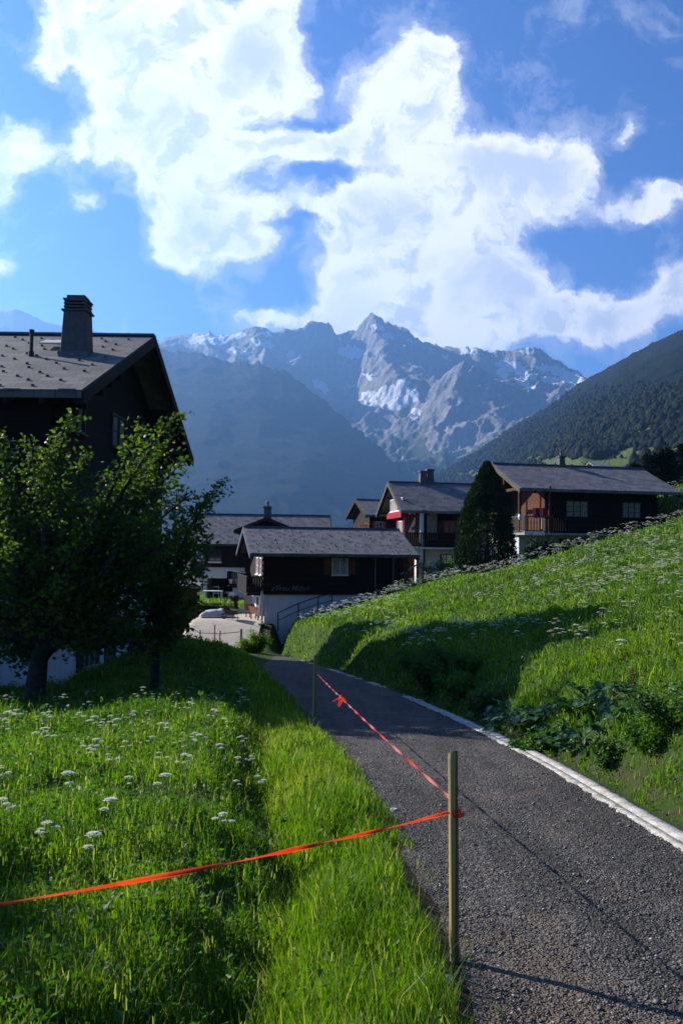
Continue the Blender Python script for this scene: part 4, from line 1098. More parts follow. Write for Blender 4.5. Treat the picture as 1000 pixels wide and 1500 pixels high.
def chalet_right():
    yaw = R(12); P = W(759, 835, 50); L_, D_ = 9.4, 6.8; loc = (P[0], P[1], P[2])
    r = house_root('chalet', loc, yaw, L_, D_, 'long dark chalet with red cloths on its balcony above the flowering slope', 'chalet')
    of = 1.0; xb = 1.75
    ze = loc_on(loc, yaw, 800, 716, 'y', -of)[2] - .16; zr = loc_on(loc, yaw, 760, 680, 'y', D_ / 2)[2] - .17; m = (zr - ze) / (D_ / 2 + of); rise = m * D_ / 2; zw = zr - rise
    zs = loc_on(loc, yaw, 800, 781, 'y', 0)[2]
    shell(r, 'ground_floor_wall', L_, D_, -1.8, zs - .14, M['plaster'], xl_=.1, yf=.5)
    wl = MB(); wl.box((.1, .2, -1.8), (1.1, .498, zs - .142)); wl.build('pier', M['plaster'], r)
    sl = MB(); sl.box((-.1, -1.0, zs - .138), (L_ + .6, D_, zs)); sl.build('floor_slab', M['plaster_grey'], r)
    we = MB(); we.box((-.11, -1.02, zs - .16), (1.2, -.985, zs + .05)); we.build('slab_edge', M['white'], r)
    shell(r, 'timber_wall', L_, D_, zs + .002, zw, M['wood'], rise, 0, xl_=xb)
    ww = MB(); ww.box((xb - .03, .05, zs + .01), (xb - .002, D_ * .5, zw - .02)); ww.build('side_boarding', M['wood_warm'], r)
    roof_parts(r, L_, D_, zw, rise, .35, 1.1, of, .8, M['slate'], .16, batten=M['wood_grey'])
    for x, y in ((.0, -.1), (.0, 2.2), (1.6, -.9), (-.0, 4.2)): pf = MB(); pf.box((x - .06, y - .06, zs + .005), (x + .06, y + .06, zw - .1 + (m * y if y > 0 else 0))); pf.build('porch_post', M['wood_warm'], r)
    pf = MB(); pf.box((-.08, -.1, zw - .32), (.08, 4.2, zw - .15)); pf.build('porch_beam', M['wood_warm'], r)
    railing(r, [(.0, 4.2), (.0, -.92), (1.7, -.92)], zs + .05, zs + .98, .17, mat=M['wood_grey'], name='porch_railing', w=.05)
    railing(r, [(1.75, -.92), (L_ + .5, -.92), (L_ + .5, 2)], zs + .03, zs + .98, .15, mat=M['wood'], solid=True, name='balcony_railing', bw=.125)
    cs = MB(); cs.tube([(1.0, -.1, zs + 1.3), (3.4, -.1, zs + 1.3)], .012, 4); cs.build('clothes_line', M['iron'], r)
    for px in (785, 796): 
        q = loc_on(loc, yaw, px, 752, 'y', -.85); c = MB()
        pts = [(q[0] - .22 + .11 * k, -.86 + .035 * (k % 2)) for k in range(5)]
        zt = loc_on(loc, yaw, px, 744, 'y', -.85)[2]; zb = loc_on(loc, yaw, px, 757, 'y', -.85)[2] - .05
        vs = [(a, b, zt) for a, b in pts] + [(a, b, zb) for a, b in pts]
        vs += [(a, b + .02, zt) for a, b in pts] + [(a, b + .02, zb) for a, b in pts]; n = 5
        fs = [(i, i + 1, n + i + 1, n + i) for i in range(4)] + [(10 + i, 15 + i, 16 + i, 11 + i) for i in range(4)] + [(0, 5, 15, 10), (4, 14, 19, 9)]
        c.add(vs, fs); o = c.build('cloth', M['redcloth'], r)
        l = MB(); l.tube([(q[0] - .15, -.84, zs + .1), (q[0] - .1, -.84, zt)], .03, 5); l.build('cloth_stand', M['frame'], o)
    bw_ = MB(); q = loc_on(loc, yaw, 762, 755, 'y', -.95); bw_.tube([(q[0], -.92, q[2] - .25), (q[0], -.92, q[2] - .1), (q[0], -.92, q[2] + .08)], [.1, .16, .12], 10); bw_.build('planter', M['white'], r)
    for p0, p1, y0, y1 in ((829, 859, 735, 757), (911, 936, 737, 758)):
        a = loc_on(loc, yaw, p0, 745, 'y', 0); b = loc_on(loc, yaw, p1, 745, 'y', 0); zt = loc_on(loc, yaw, (p0 + p1) / 2, y0, 'y', 0)[2]; z0 = loc_on(loc, yaw, (p0 + p1) / 2, y1, 'y', 0)[2]
        window(r, 'y', a[0], b[0], z0, zt, 0, -1, mull=3, rows=3, frame=M['frame_dark'], pane=M['curtain'])
    for px in (826, 842, 858):
        a = loc_on(loc, yaw, px, 800, 'y', .5); d = MB(); d.box((a[0] - .35, .44, -.5), (a[0] + .35, .497, zs - .3)); d.build('door', M['wood_red'] if px != 842 else M['frame_dark'], r)
    c = loc_on(loc, yaw, 821, 680, 'y', D_ / 2); zt = loc_on(loc, yaw, 821, 668, 'y', D_ / 2)[2]
    chimney(r, c[0], D_ / 2, zr, zt, .48, .5, M['chimney'], louvre=False, stripe=False, cowl=True)
    w = MB(); w.box((L_ + .002, .0, zs), (L_ + .06, .2, zs + 1.2)); w.build('corner_board', M['white'], r)


chalet_left(); MID = chalet_middle(); chalet_gable(); chalet_back_left(); stone_roof_barn(); chalet_red_awning(); chalet_small_back(); chalet_right()

# ------------------------------------------------------------ plants
def curve_pts(p, q, n=7, sag=.1, wob=.05):
    p, q = np.array(p, float), np.array(q, float); L_ = np.linalg.norm(q - p)
    off = np.array([random.uniform(-1, 1), random.uniform(-1, 1), 0]) * wob * L_
    out = []
    for i in range(n):
        t = i / (n - 1); out.append(p + (q - p) * t + off * math.sin(math.pi * t) + np.array([0, 0, sag * L_ * math.sin(math.pi * t)]))
    return out


def branchy_tree(name, base, fork_h, tips, label, leaf_size=.115, trunk_r=.17, leaves_per_m=150, extra=0, group=None, lean=(0, 0), shoot=.16, mat='tree_leaf', n_twigs=13, twig_len=.75):
    """trunk, limbs to each tip, twigs along the limbs, leaves along the twigs"""
    root = empty(name, base); tag(root, label, 'tree', group); base = np.array(base, float)
    tb = MB(); fork = base + np.array([lean[0], lean[1], fork_h])
    tp = curve_pts(base - np.array([0, 0, .4]), fork, 6, 0, .04)
    tb.tube([p - base for p in tp], [trunk_r * (1.25 - .5 * i / 5) for i in range(6)], 10)
    LP, LD = [], []
    for tip in tips:
        tip = np.array(tip, float); d = np.linalg.norm(tip - fork)
        pts = curve_pts(fork - np.array([0, 0, random.uniform(0, fork_h * .3)]), tip, 8, .07, .07)
        r0 = trunk_r * .45
        tb.tube([p - base for p in pts], [max(.008, r0 * (1 - i / 7.3)) for i in range(8)], 6)
        P = np.array(pts)
        nt_ = int(n_twigs * d / 2.5) + 3
        for k in range(nt_):
            f = .18 + .8 * (k + random.random()) / nt_; i = min(6, int(f * 7)); q = P[i] + (P[i + 1] - P[i]) * (f * 7 - i)
            dr = (P[i + 1] - P[i]) / np.linalg.norm(P[i + 1] - P[i]); v = np.array([random.gauss(0, 1), random.gauss(0, 1), random.gauss(.25, .8)]); v = v - dr * v.dot(dr); v /= np.linalg.norm(v) + 1e-6
            ln = twig_len * random.uniform(.4, 1.15) * (1.25 - .95 * f); e = q + (v * .85 + dr * .6) * ln
            tb.tube([q - base, (q + e) / 2 - base + np.array([0, 0, .04]), e - base], [.014, .010, .004], 4, caps=False)
            n = int(leaves_per_m * ln); t = rng.random(n)[:, None] ** .7
            LP.append(q + (e - q) * t + rng.normal(size=(n, 3)) * .10)
        # leafy shoot at the end of the limb
        n = int(leaves_per_m * 1.5); t = rng.random(n)[:, None]
        a = P[4]; LP.append(a + (tip - a) * t ** .8 + rng.normal(size=(n, 3)) * shoot * (1.15 - .8 * t))
    tb.build('trunk', M['bark'], root, smooth=True)
    LP = np.concatenate(LP)
    var = np.clip(fbm(LP[:, 0] * 1.5, LP[:, 2] * 1.5 + LP[:, 1], 3, 61) * .9 - .1 + .35 * rng.random(len(LP)), 0, 1)
    V, F, A = leaves(LP - base, leaf_size * (.6 + .7 * rng.random(len(LP))), up=-.05, var=var, aspect=.62)
    o = np_mesh('crown', V, F, M[mat], root, attrs={'var': A})
    return root


def near_pts(lst, Y, spread=1.2):
    return [W(px, py, Y + random.uniform(-spread, spread)) for px, py in lst]


YT = 16.3; pb = W(46, 1052, YT)
tips = near_pts([(272, 672), (262, 790), (250, 850), (285, 720), (106, 604), (84, 640), (44, 645), (212, 618), (262, 604), (8, 632), (-40, 625), (-90, 660), (60, 690), (190, 705), (150, 735), (100, 720), (200, 940), (0, 890), (240, 925), (-10, 965), (20, 958), (225, 950), (130, 945), (20, 720), (-60, 740), (230, 690), (-100, 800),
                 (10, 800), (60, 780), (120, 790), (180, 770), (220, 760), (30, 860), (90, 850), (150, 840), (200, 830), (-30, 850), (-90, 880), (10, 910), (70, 905), (120, 900), (170, 890), (210, 870), (235, 800), (40, 935), (95, 930), (-40, 930), (140, 920), (185, 915),
                 (260, 700), (245, 740), (60, 820), (140, 760), (0, 750), (128, 660), (236, 655)], YT)
branchy_tree('fruit_tree', (pb[0], YT, pb[2]), 1.5, tips, 'large leafy fruit tree with thick dark trunk in front of the big chalet', trunk_r=.21, leaves_per_m=62, n_twigs=9, group='fruit trees by the big chalet', lean=(.15, 0))
YT = 18.2; pb = W(226, 985, YT)
tips = near_pts([(328, 704), (318, 712), (300, 735), (290, 760), (255, 770), (310, 790), (280, 800), (300, 770), (240, 830), (270, 850), (300, 830), (290, 880), (265, 900), (235, 900), (215, 930), (250, 940), (275, 915), (205, 860), (225, 790), (265, 740), (190, 900), (225, 860), (245, 880), (180, 830), (205, 950), (170, 930)], YT, .9)
branchy_tree('fruit_tree', (pb[0], YT, pb[2]), 1.1, tips, 'slimmer fruit tree reaching a leafy bough out towards the valley', trunk_r=.09, leaves_per_m=66, n_twigs=9, group='fruit trees by the big chalet', twig_len=.55, leaf_size=.11)


def conifer(name, base, h, rw, label, n=26000, lower=0.0):
    root = empty(name, base); tag(root, label, 'tree')
    tb = MB(); tb.tube([(0, 0, -.5), (0, 0, h * .5), (.05, 0, h * .96)], [.16, .1, .02], 8)
    z = rng.random(n) ** .85
    prof = np.interp(z, [0, .08, .25, .45, .65, .8, .92, 1], [.80, .96, 1, .88, .66, .42, .2, .03]) * rw
    a = rng.random(n) * 6.283; lob = 1 + .42 * (fbm(np.cos(a) * 2 + 5, z * 8 + np.sin(a) * 2, 3, 51) - .5) * 2
    r = prof * lob * (1 - .45 * rng.random(n) ** 2.2)
    P = np.stack([np.cos(a) * r, np.sin(a) * r, z * h], 1)
    d = np.stack([np.cos(a) * .6, np.sin(a) * .6, np.ones(n) * 1.1], 1)
    V, F, A = leaves(P, .13 + .15 * rng.random(n), dirs=d, aspect=.28, var=np.clip(fbm(a * 3, z * 14, 3, 3) * 1.1 - .2 + .3 * rng.random(n), 0, 1))
    # upright leaders at the top
    for k in range(9):
        x, y = rng.normal() * rw * .3, rng.normal() * rw * .3; zz = h * (.98 - .5 * math.hypot(x, y) / rw); m_ = 160
        t = rng.random(m_)[:, None]; Q = np.array([x, y, zz - .9]) + np.array([0, 0, 1.05]) * t + rng.normal(size=(m_, 3)) * np.array([.08, .08, .05]) * (1.2 - t)
        v, f, a_ = leaves(Q, .14, dirs=np.array([[0, 0, 1.3]]), aspect=.3); F = np.concatenate([F, f + len(V)]); V = np.concatenate([V, v]); A = np.concatenate([A, a_])
    tb.build('trunk', M['bark'], root, smooth=True); np_mesh('crown', V, F, M['yew'], root, attrs={'var': A})


pc = W(712, 842, 47); conifer('conifer_tree', (pc[0], pc[1], pc[2]), W(712, 680, 47)[2] - pc[2], 1.7, 'dense dark upright conifer standing between two chalets')


def bush(name, c, r, h, n, label, mat='bush', size=.07, cat='bush', group=None, stems=14):
    root = empty(name, c); tag(root, label, cat, group)
    st = MB(); tips_ = []
    for k in range(stems):
        a = random.random() * 6.28; rr = r * random.uniform(.2, .95); t = (math.cos(a) * rr, math.sin(a) * rr, h * random.uniform(.55, 1.0) * (1 - .3 * (rr / r) ** 2)); tips_.append(t)
        st.tube([(t[0] * .1, t[1] * .1, -.15), (t[0] * .5, t[1] * .5, t[2] * .6), t], [.012, .008, .003], 4, caps=False)
    st.build('stems', M['stalk'], root)
    tips_ = np.array(tips_); i = rng.integers(0, len(tips_), n); f = .25 + .8 * rng.random(n)[:, None] ** .6
    P = tips_[i] * f + rng.normal(size=(n, 3)) * r * .14; P[:, 2] = np.abs(P[:, 2])
    V, F, A = leaves(P, size * (.6 + .8 * rng.random(n)), var=np.clip(fbm(P[:, 0] * 4, P[:, 2] * 4, 2, 5) + .5 * (rng.random(n) - .5), 0, 1))
    np_mesh('foliage', V, F, M[mat], root, attrs={'var': A}); return root


def at_ground(px, py, Y):
    p = W(px, py, Y); return (float(p[0]), float(Y), float(H(p[0], Y)))


b = at_ground(793, 832, 47.5); bush('shrub', (b[0], b[1], b[2] - .2), 1.25, 2.3, 6000, 'dark rounded shrub before the ground floor of the long chalet', 'yew', .14)
b = at_ground(648, 848, 50); bush('shrub', (b[0], b[1], b[2] - .1), 1.5, 1.2, 3500, 'low spreading shrub at the foot of the dark conifer', 'bush', .10)
b = at_ground(374, 958, 42.5); bush('shrub', (b[0], b[1], b[2] - .1), .8, 1.15, 5000, 'bright green shrub glowing in the sun at the end of the yard ramp', 'grass', .10)
b = hit(632, 1012); bush('wild_bush', (b[0] + .05, b[1], b[2] - .1), .55, .85, 4200, 'leafy wild bush half in shade where the bank meets the kerb', 'bush', .07)
b = hit(672, 1022); bush('wild_bush', (b[0] + .05, b[1], b[2] - .1), .5, .55, 3200, 'low clump of weeds on the bank beside the half shaded bush', 'herb', .06)
b = hit(704, 1045); bush('wild_bush', (b[0] + .05, b[1], b[2] - .1), .45, .42, 2400, 'small dry weed clump on the bank before the dock plants', 'bush', .05)

bush('wild_bush', (-3.9, 4.7, float(H(-3.9, 4.7))), 1.0, 2.0, 9000, 'tall leafy bush added outside the view to shade the corner grass', 'bush', .09, stems=26)  # unseen bush, added only to cast shade on the near left grass


def broad_tree(name, base, h, r, n, label, group=None, mat='far_tree', size=.4):
    root = empty(name, base); tag(root, label, 'tree', group)
    tb = MB(); tb.tube([(0, 0, -1), (0, 0, h * .45), (r * .1, 0, h * .85)], [h * .035, h * .025, h * .008], 7)
    cl = []
    for k in range(16):
        a = random.random() * 6.28; rr = r * random.uniform(.1, .75); z = h * random.uniform(.35, .88); c = (math.cos(a) * rr, math.sin(a) * rr, z); cl.append((*c, r * random.uniform(.28, .5) * (1.1 - .5 * z / h)))
        tb.tube([(0, 0, h * .3), (c[0] * .6, c[1] * .6, (z + h * .3) / 2), c], [h * .015, h * .01, h * .004], 5, caps=False)
    tb.build('trunk', M['bark'], root)
    cl = np.array(cl); i = rng.integers(0, len(cl), n); d = rng.normal(size=(n, 3)); d /= np.linalg.norm(d, axis=1)[:, None]
    P = cl[i, :3] + d * cl[i, 3:4] * (.55 + .5 * rng.random((n, 1)))
    V, F, A = leaves(P, size * (.6 + .8 * rng.random(n)), var=np.clip(fbm(P[:, 0] * 2 / r, P[:, 2] * 2 / r, 3, 7) * .9 + .4 * (rng.random(n) - .5), 0, 1))
    np_mesh('crown', V, F, M[mat], root, attrs={'var': A}); return root


for px, py_b, py_t, Y, rp, lab in ((968, 722, 652, 95, 34, 'leafy green tree rising behind the right end of the long roof'), (1005, 728, 640, 105, 32, 'tall tree at the edge of the slope right of the long roof'), (932, 706, 680, 120, 18, 'small rounded tree just above the long roof ridge')):
    p = W(px, py_b, Y); pt = W(px, py_t, Y); r_ = rp / F_PX * Y
    broad_tree('broadleaf_tree', (p[0], p[1], p[2] - 2), pt[2] - p[2] + 2, r_, 9000, lab, 'trees behind the long chalet', size=.42)


broad_tree('broadleaf_tree', (-13.0, 38.8, float(H(-13.0, 38.8)) - .3), 10.6, 4.6, 22000, 'tall dark tree added behind the big chalet to shade the bank', mat='yew', size=.34)  # added tree, mostly hidden, placed so its shadow darkens the far bank


# ---- the wooded hillside far behind: one mass
def hill_trees():
    X, Y, Z, PX, PY = hillD
    T = []
    base_v = np.array([(math.cos(a) * r, math.sin(a) * r, z) for z, r in ((0, .42), (.3, .5), (.62, .36), (.86, .16)) for a in np.linspace(0, 6.283, 7)[:-1]] + [(0, 0, 1.0)])
    fc = []
    for k in range(3):
        for i in range(6): a, b_, c_, d_ = k * 6 + i, k * 6 + (i + 1) % 6, (k + 1) * 6 + (i + 1) % 6, (k + 1) * 6 + i; fc += [(a, b_, c_), (a, c_, d_)]
    fc += [(18 + i, 18 + (i + 1) % 6, 24) for i in range(6)]; fc = np.array(fc)
    rr, cc = X.shape; n = 70000
    i = rng.integers(2, rr - 2, n); j = rng.integers(1, cc - 2, n)
    px, py = PX[i, j], PY[i, j]; mead = blobs_at(px, py, [(830, 680, 50, 10, -4), (918, 676, 45, 18, -18), (890, 686, 70, 9, 0), (1000, 668, 50, 12, 0), (725, 692, 50, 6, -4), (780, 673, 18, 4, -10)])
    low = ss((py - 610) / 60)
    keep = (py > 560 + 60 * rng.random(n)) & (px > 600) & (px < 1180) & (py < 740) & (rng.random(n) < np.where(mead > .45, .03, .35 + .65 * (fbm(X[i, j] / 60, Y[i, j] / 60, 3, 90) > .42)))
    i, j = i[keep], j[keep]; n = len(i); print('hill trees', n)
    h = 5 + 7 * rng.random(n); w = h * (.7 + .8 * rng.random(n)); fx, fy = (rng.random(n) - .5), (rng.random(n) - .5)
    x = X[i, j] + fx * (X[i, j + 1] - X[i, j - 1]); y = Y[i, j]; z = Z[i, j] - h * .12
    a = rng.random(n) * 6.28; ca, sa = np.cos(a), np.sin(a)
    B = base_v[None] * (1 + .5 * (rng.random((n, 25, 3)) - .5)); V = np.empty((n, 25, 3))
    V[..., 0] = (B[..., 0] * ca[:, None] - B[..., 1] * sa[:, None]) * w[:, None] + x[:, None]; V[..., 1] = (B[..., 0] * sa[:, None] + B[..., 1] * ca[:, None]) * w[:, None] + y[:, None]; V[..., 2] = B[..., 2] * h[:, None] + z[:, None]
    F = (fc[None] + (np.arange(n) * 25)[:, None, None]).reshape(-1, 3)
    var = np.repeat(np.clip(rng.random(n) * .7 + .3 * (fbm(x / 90, y / 90, 2, 4)) - .1, 0, 1), 25)
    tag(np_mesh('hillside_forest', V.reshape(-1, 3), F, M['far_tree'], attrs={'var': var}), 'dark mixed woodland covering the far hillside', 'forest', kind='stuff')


hill_trees()


# ---- grass
def meadow_grass():
    parts = []; herbs = []
    def ok_path(x, y): return (x < xl(y) + .02) | (x > xk(y) + .28)
    #    y0   y1   dens  width  hmin hmax
    bands = [(2.2, 4.2, 5200, .0050, .12, .34), (4.2, 6.5, 3600, .0062, .12, .36), (6.5, 9.5, 2200, .008, .14, .38), (9.5, 14, 1100, .011, .15, .40), (14, 21, 520, .016, .16, .40), (21, 32, 230, .024, .18, .42), (32, 48, 110, .036, .18, .42), (48, 72, 45, .055, .2, .45)]
    for y0, y1, dn, w, h0, h1 in bands:
        xm = .47 * y1 + 1.2; x, y = scatter(y0, y1, dn, -xm, xm)
        k = (np.abs(x) < .47 * y + 1.2) & ok_path(x, y) & outside_houses(x, y)
        k &= ~((y > 41.5) & (y < 56) & (x > -8.6) & (x < -4.6))
        t = x - xk(y); s = xl(y) - x
        bare = np.exp(-((t - .62) / .2) ** 2 - ((y - 8.15) / .5) ** 2)
        k &= rng.random(len(x)) > np.maximum(bare * .35, .75 * np.exp(-((t - .42) / .16) ** 2) * (y < 14))
        # thin, worn strip by the path's left edge close to the camera
        k &= rng.random(len(x)) > .85 * np.exp(-((s - .05) / .14) ** 2) * (y < 6) + .5 * np.exp(-((s - .12) / .1) ** 2)
        gap = fbm(x * 2.6, y * 2.6, 3, 79); k &= ~((gap < .40) & (rng.random(len(x)) < .75) & (np.abs(s - .5) > .5))
        k &= ~((s > 1.15) & (y < 14) & (rng.random(len(x)) < .35))
        x, y, t, s = x[k], y[k], t[k], s[k]; n = len(x)
        cl = fbm(x * 1.3, y * 1.3, 3, 71); cl2 = fbm(x * 4.5, y * 4.5, 2, 73)
        h = (h0 + (h1 - h0) * rng.random(n) ** 1.3) * (.35 + 1.3 * cl) * (.35 + 1.3 * cl2)
        edge = np.where(t > 0, ss((t - .15) / .6), ss((s + .02) / .35)); h = h * (.35 + .65 * edge)
        h = h * np.where((s > 1.2) & (y < 12), .44, np.where(t > 0, .48, .60))
        var = np.clip(.15 + .75 * fbm(x * .9, y * .9, 3, 75) + .45 * (rng.random(n) - .5) + .16 * ((s > 0) & (s < 1.0)), 0, .94)
        dry = rng.random(n) < .035; var[dry] = 1.0; h[dry] *= 1.15
        P = np.stack([x, y, H(x, y)], 1)
        parts.append(blades(P, h, w * (.7 + .7 * rng.random(n)), lean=.42, droop=.6, var=var))
        # broad-leaved herbs among the grass, mostly away from the verge
        m = rng.random(n) < np.where((s > 1.0), .75, np.where(s > 0, .07, .26)); q = P[m]; nq = len(q)
        q = q + np.stack([rng.normal(size=nq) * .02, rng.normal(size=nq) * .02, h[m] * (.25 + .8 * rng.random(nq))], 1)
        sz = np.clip(w * 4.0, .026, .085) * (.6 + .9 * rng.random(nq)) * np.where((rng.random(nq) < .04) & (q[:, 1] < 16), 1.7, 1)
        herbs.append(leaves(q, sz, up=.15, aspect=.6, var=np.clip(fbm(q[:, 0], q[:, 1], 2, 9) + .5 * (rng.random(nq) - .5), 0, 1)))
    # dry stalks with seed heads standing above the rest
    n = 420; y = 2.6 + 20 * rng.random(n) ** 1.2; x = y * (rng.random(n) - .5) * .95; k = ok_path(x, y) & ((x < xl(y) - .15) | (x > xk(y) + .6)) & outside_houses(x, y); x, y = x[k], y[k]; n = len(x)
    P = np.stack([x, y, H(x, y)], 1); h = .16 + .2 * rng.random(n); parts.append(blades(P, h, .0012 + .0002 * y, lean=.3, droop=.3, var=np.ones(n) * .97))
    for q_ in range(5):
        Q = P + np.stack([rng.normal(size=n) * .012, rng.normal(size=n) * .012, h * (.8 + .05 * q_)], 1); parts.append(blades(Q, np.full(n, .022), .0035 + .0003 * y, lean=.9, var=np.full(n, .97)))
    V, F, A = join(parts); tag(np_mesh('meadow_grass', V, F, M['grass'], attrs={'var': A}), 'long sunlit meadow grass on both sides of the path', 'grass', kind='stuff')
    print('grass tris', len(F))
    V, F, A = join(herbs); tag(np_mesh('meadow_herbs', V, F, M['herb'], attrs={'var': A}), 'leafy clover and herbs mixed through the meadow', 'herbs', kind='stuff')


meadow_grass()


# ---- umbel wildflowers
def umbel_mesh(h, nheads, seed, lod=0):
    rs = random.Random(seed); st = MB(); hd = []
    lean = (rs.uniform(-.08, .08), rs.uniform(-.08, .08)); forkz = h * .6
    top = (lean[0] * .6, lean[1] * .6, forkz); st.tube([(0, 0, -.03), top], [.004, .003], 4, caps=False)
    P, S = [], []
    for k in range(nheads):
        a = rs.random() * 6.28; r = rs.uniform(.05, .16) if k else .02; z = h * (1 - .18 * rs.random() * (k > 0))
        c = np.array([lean[0] + math.cos(a) * r, lean[1] + math.sin(a) * r, z]); st.tube([top, tuple(c - np.array([0, 0, .04]))], [.003, .002], 4, caps=False)
        R_ = rs.uniform(.035, .065) * (1.15 if k == 0 else .85); m = 26 if not lod else 9
        for i in range(m):
            rr = R_ * math.sqrt((i + .5) / m); th = i * 2.4; P.append(c + np.array([math.cos(th) * rr, math.sin(th) * rr, -.35 * rr * rr / R_ + rs.uniform(-.004, .004)])); S.append(R_ * (.24 if not lod else .42))
        if not lod:
            for i in range(7): th = i * .9; st.tube([tuple(c - np.array([0, 0, .04])), tuple(c + np.array([math.cos(th) * R_ * .8, math.sin(th) * R_ * .8, -.01]))], .0012, 3, caps=False)
    P = np.array(P); S = np.array(S); n = len(P)
    ang = np.array([rs.random() * 6.28 for _ in range(n)]); V = np.empty((n, 5, 3)); 
    for i in range(5): V[:, i] = P + np.stack([np.cos(ang + i * 1.2566) * S, np.sin(ang + i * 1.2566) * S, (rng.random(n) - .5) * S * .5], 1)
    k = (np.arange(n) * 5)[:, None]; F = np.concatenate([k + np.array([0, 1, 2]), k + np.array([0, 2, 3]), k + np.array([0, 3, 4])], 1).reshape(-1, 3)
    return st, V.reshape(-1, 3), F


def flowers():
    protos = []
    for s in range(7):
        h = [.62, .7, .55, .78, .66, .5, .72][s]; st, V, F = umbel_mesh(h, [3, 4, 2, 5, 3, 2, 4][s], s)
        a = st.build('umbel_flower', M['stalk']); nh = [3, 4, 2, 5, 3, 2, 4][s]; k = len(V) // nh; fk = len(F) // nh
        protos.append((a, [np_mesh('flower_head', V[i * k:(i + 1) * k], F[i * fk:(i + 1) * fk] - i * k, M['umbel'], a, attrs={'var': rng.random(k)}) for i in range(nh)]))
    spots = []
    def put(n, y0, y1, fx0, fx1, test, dmin, lab, grp, scale=1):
        c = 0; tries = 0
        while c < n and tries < 60000:
            tries += 1
            y = y0 + (y1 - y0) * random.random(); x = random.uniform(fx0, fx1) * y
            if not test(x, y): continue
            if not outside_houses(np.array([x]), np.array([y]), .4)[0]: continue
            if fbm(np.array([x * .35]), np.array([y * .35]), 3, 95)[0] < .36 + .14 * random.random(): continue
            if any((x - a) ** 2 + (y - b_) ** 2 < dmin * dmin for a, b_, *_ in spots[-250:]): continue
            spots.append((x, y, lab, grp, scale * random.uniform(.75, 1.15))); c += 1
    xlf, xkf = (lambda y: float(xl(np.array([y]))[0])), (lambda y: float(xk(np.array([y]))[0]))
    L1 = 'white umbel wildflower standing in the sunlit meadow left of the path'
    L2 = 'white umbel wildflower on the sunny slope right of the path'
    put(90, 4.4, 14.5, -.47, -.02, lambda x, y: x < xlf(y) - 1.0, .3, L1, 'umbel flowers in the left meadow', .50)
    put(210, 7.5, 36, .0, .46, lambda x, y: x > xkf(y) + 1.5, .3, L2, 'umbel flowers on the right slope', .78)
    used = set()
    for x, y, lab, grp, s in spots:
        i = random.randrange(7); a, b_ = protos[i]
        if i in used:
            a2 = a.copy(); COL.objects.link(a2)
            for hd_ in b_: c2 = hd_.copy(); COL.objects.link(c2); c2.parent = a2
        else: a2 = a; used.add(i)
        a2.location = (x, y, float(H(x, y))); a2.rotation_euler = (0, 0, random.random() * 6.28); a2.scale = (s * 1.1, s * 1.1, s)
        tag(a2, lab, 'wildflower', grp)
    # the rest of the flowers, too many to count
    Vs, Fs, o = [], [], 0
    n = 5200; y = 16 + 50 * rng.random(n) ** .8; x = y * (-.12 + .62 * rng.random(n))
    k = (x > xk(y) + 1.0) & outside_houses(x, y, .3) & (fbm(x * .22, y * .22, 3, 96) > .38 + .16 * rng.random(n)); x, y = x[k], y[k]; z = H(x, y)
    for j in range(len(x)):
        st, V, F = LOD[j % 6]; s = random.uniform(.55, .95); a = random.random() * 6.28; ca, sa = math.cos(a), math.sin(a)
        v = V * s; w_ = v.copy(); w_[:, 0] = v[:, 0] * ca - v[:, 1] * sa; w_[:, 1] = v[:, 0] * sa + v[:, 1] * ca; Vs.append(w_ * np.array([1.25, 1.25, 1]) + np.array([x[j], y[j], z[j]])); Fs.append(F + o); o += len(V)
    V = np.concatenate(Vs); tag(np_mesh('distant_flowers', V, np.concatenate(Fs), M['umbel'], attrs={'var': rng.random(len(V))}), 'mass of small white flowers over the upper slope', 'flowers', kind='stuff')
    # seed heads and thin stalks
    print('flowers', len(spots), len(x))


LOD = [umbel_mesh(random.uniform(.45, .75), 4, 100 + i, 1) for i in range(6)]
flowers()


# ---- broad-leaved dock plants on the bank
def dock_mesh(seed):
    rs = random.Random(seed); Vs, Fs, A, o = [], [], [], 0
    for k in range(rs.randint(10, 15)):
        a = rs.random() * 6.28; L_ = rs.uniform(.16, .32); w = L_ * rs.uniform(.34, .46); up = rs.uniform(.35, 1.2); nx = 7
        ca, sa = math.cos(a), math.sin(a); tw = rs.uniform(-.5, .5); st = rs.uniform(.05, .12)
        for i in range(nx + 1):
            t = i / nx; r = st + L_ * t * math.cos(up * (1 - .8 * t)); z = .02 + L_ * (math.sin(up) * t - .55 * t * t) + .02 * math.sin(t * 9 + k)
            ww = w * .5 * (math.sin(math.pi * min(1, t * .95 + .04)) ** .7)
            for s in (-1, 0, 1):
                wz = abs(s) * .25 * ww + .012 * math.sin(t * 17 + s * 2 + k)
                Vs.append((ca * r - sa * s * ww, sa * r + ca * s * ww, z + wz + tw * s * ww)); A.append(min(1, max(0, .5 + .3 * math.sin(k * 5) - .25 * (s == 0))))
        for i in range(nx):
            for s in (0, 1): b_ = o + i * 3 + s; Fs.append((b_, b_ + 1, b_ + 4, b_ + 3))
        o += (nx + 1) * 3
    return np.array(Vs), np.array(Fs), np.array(A)


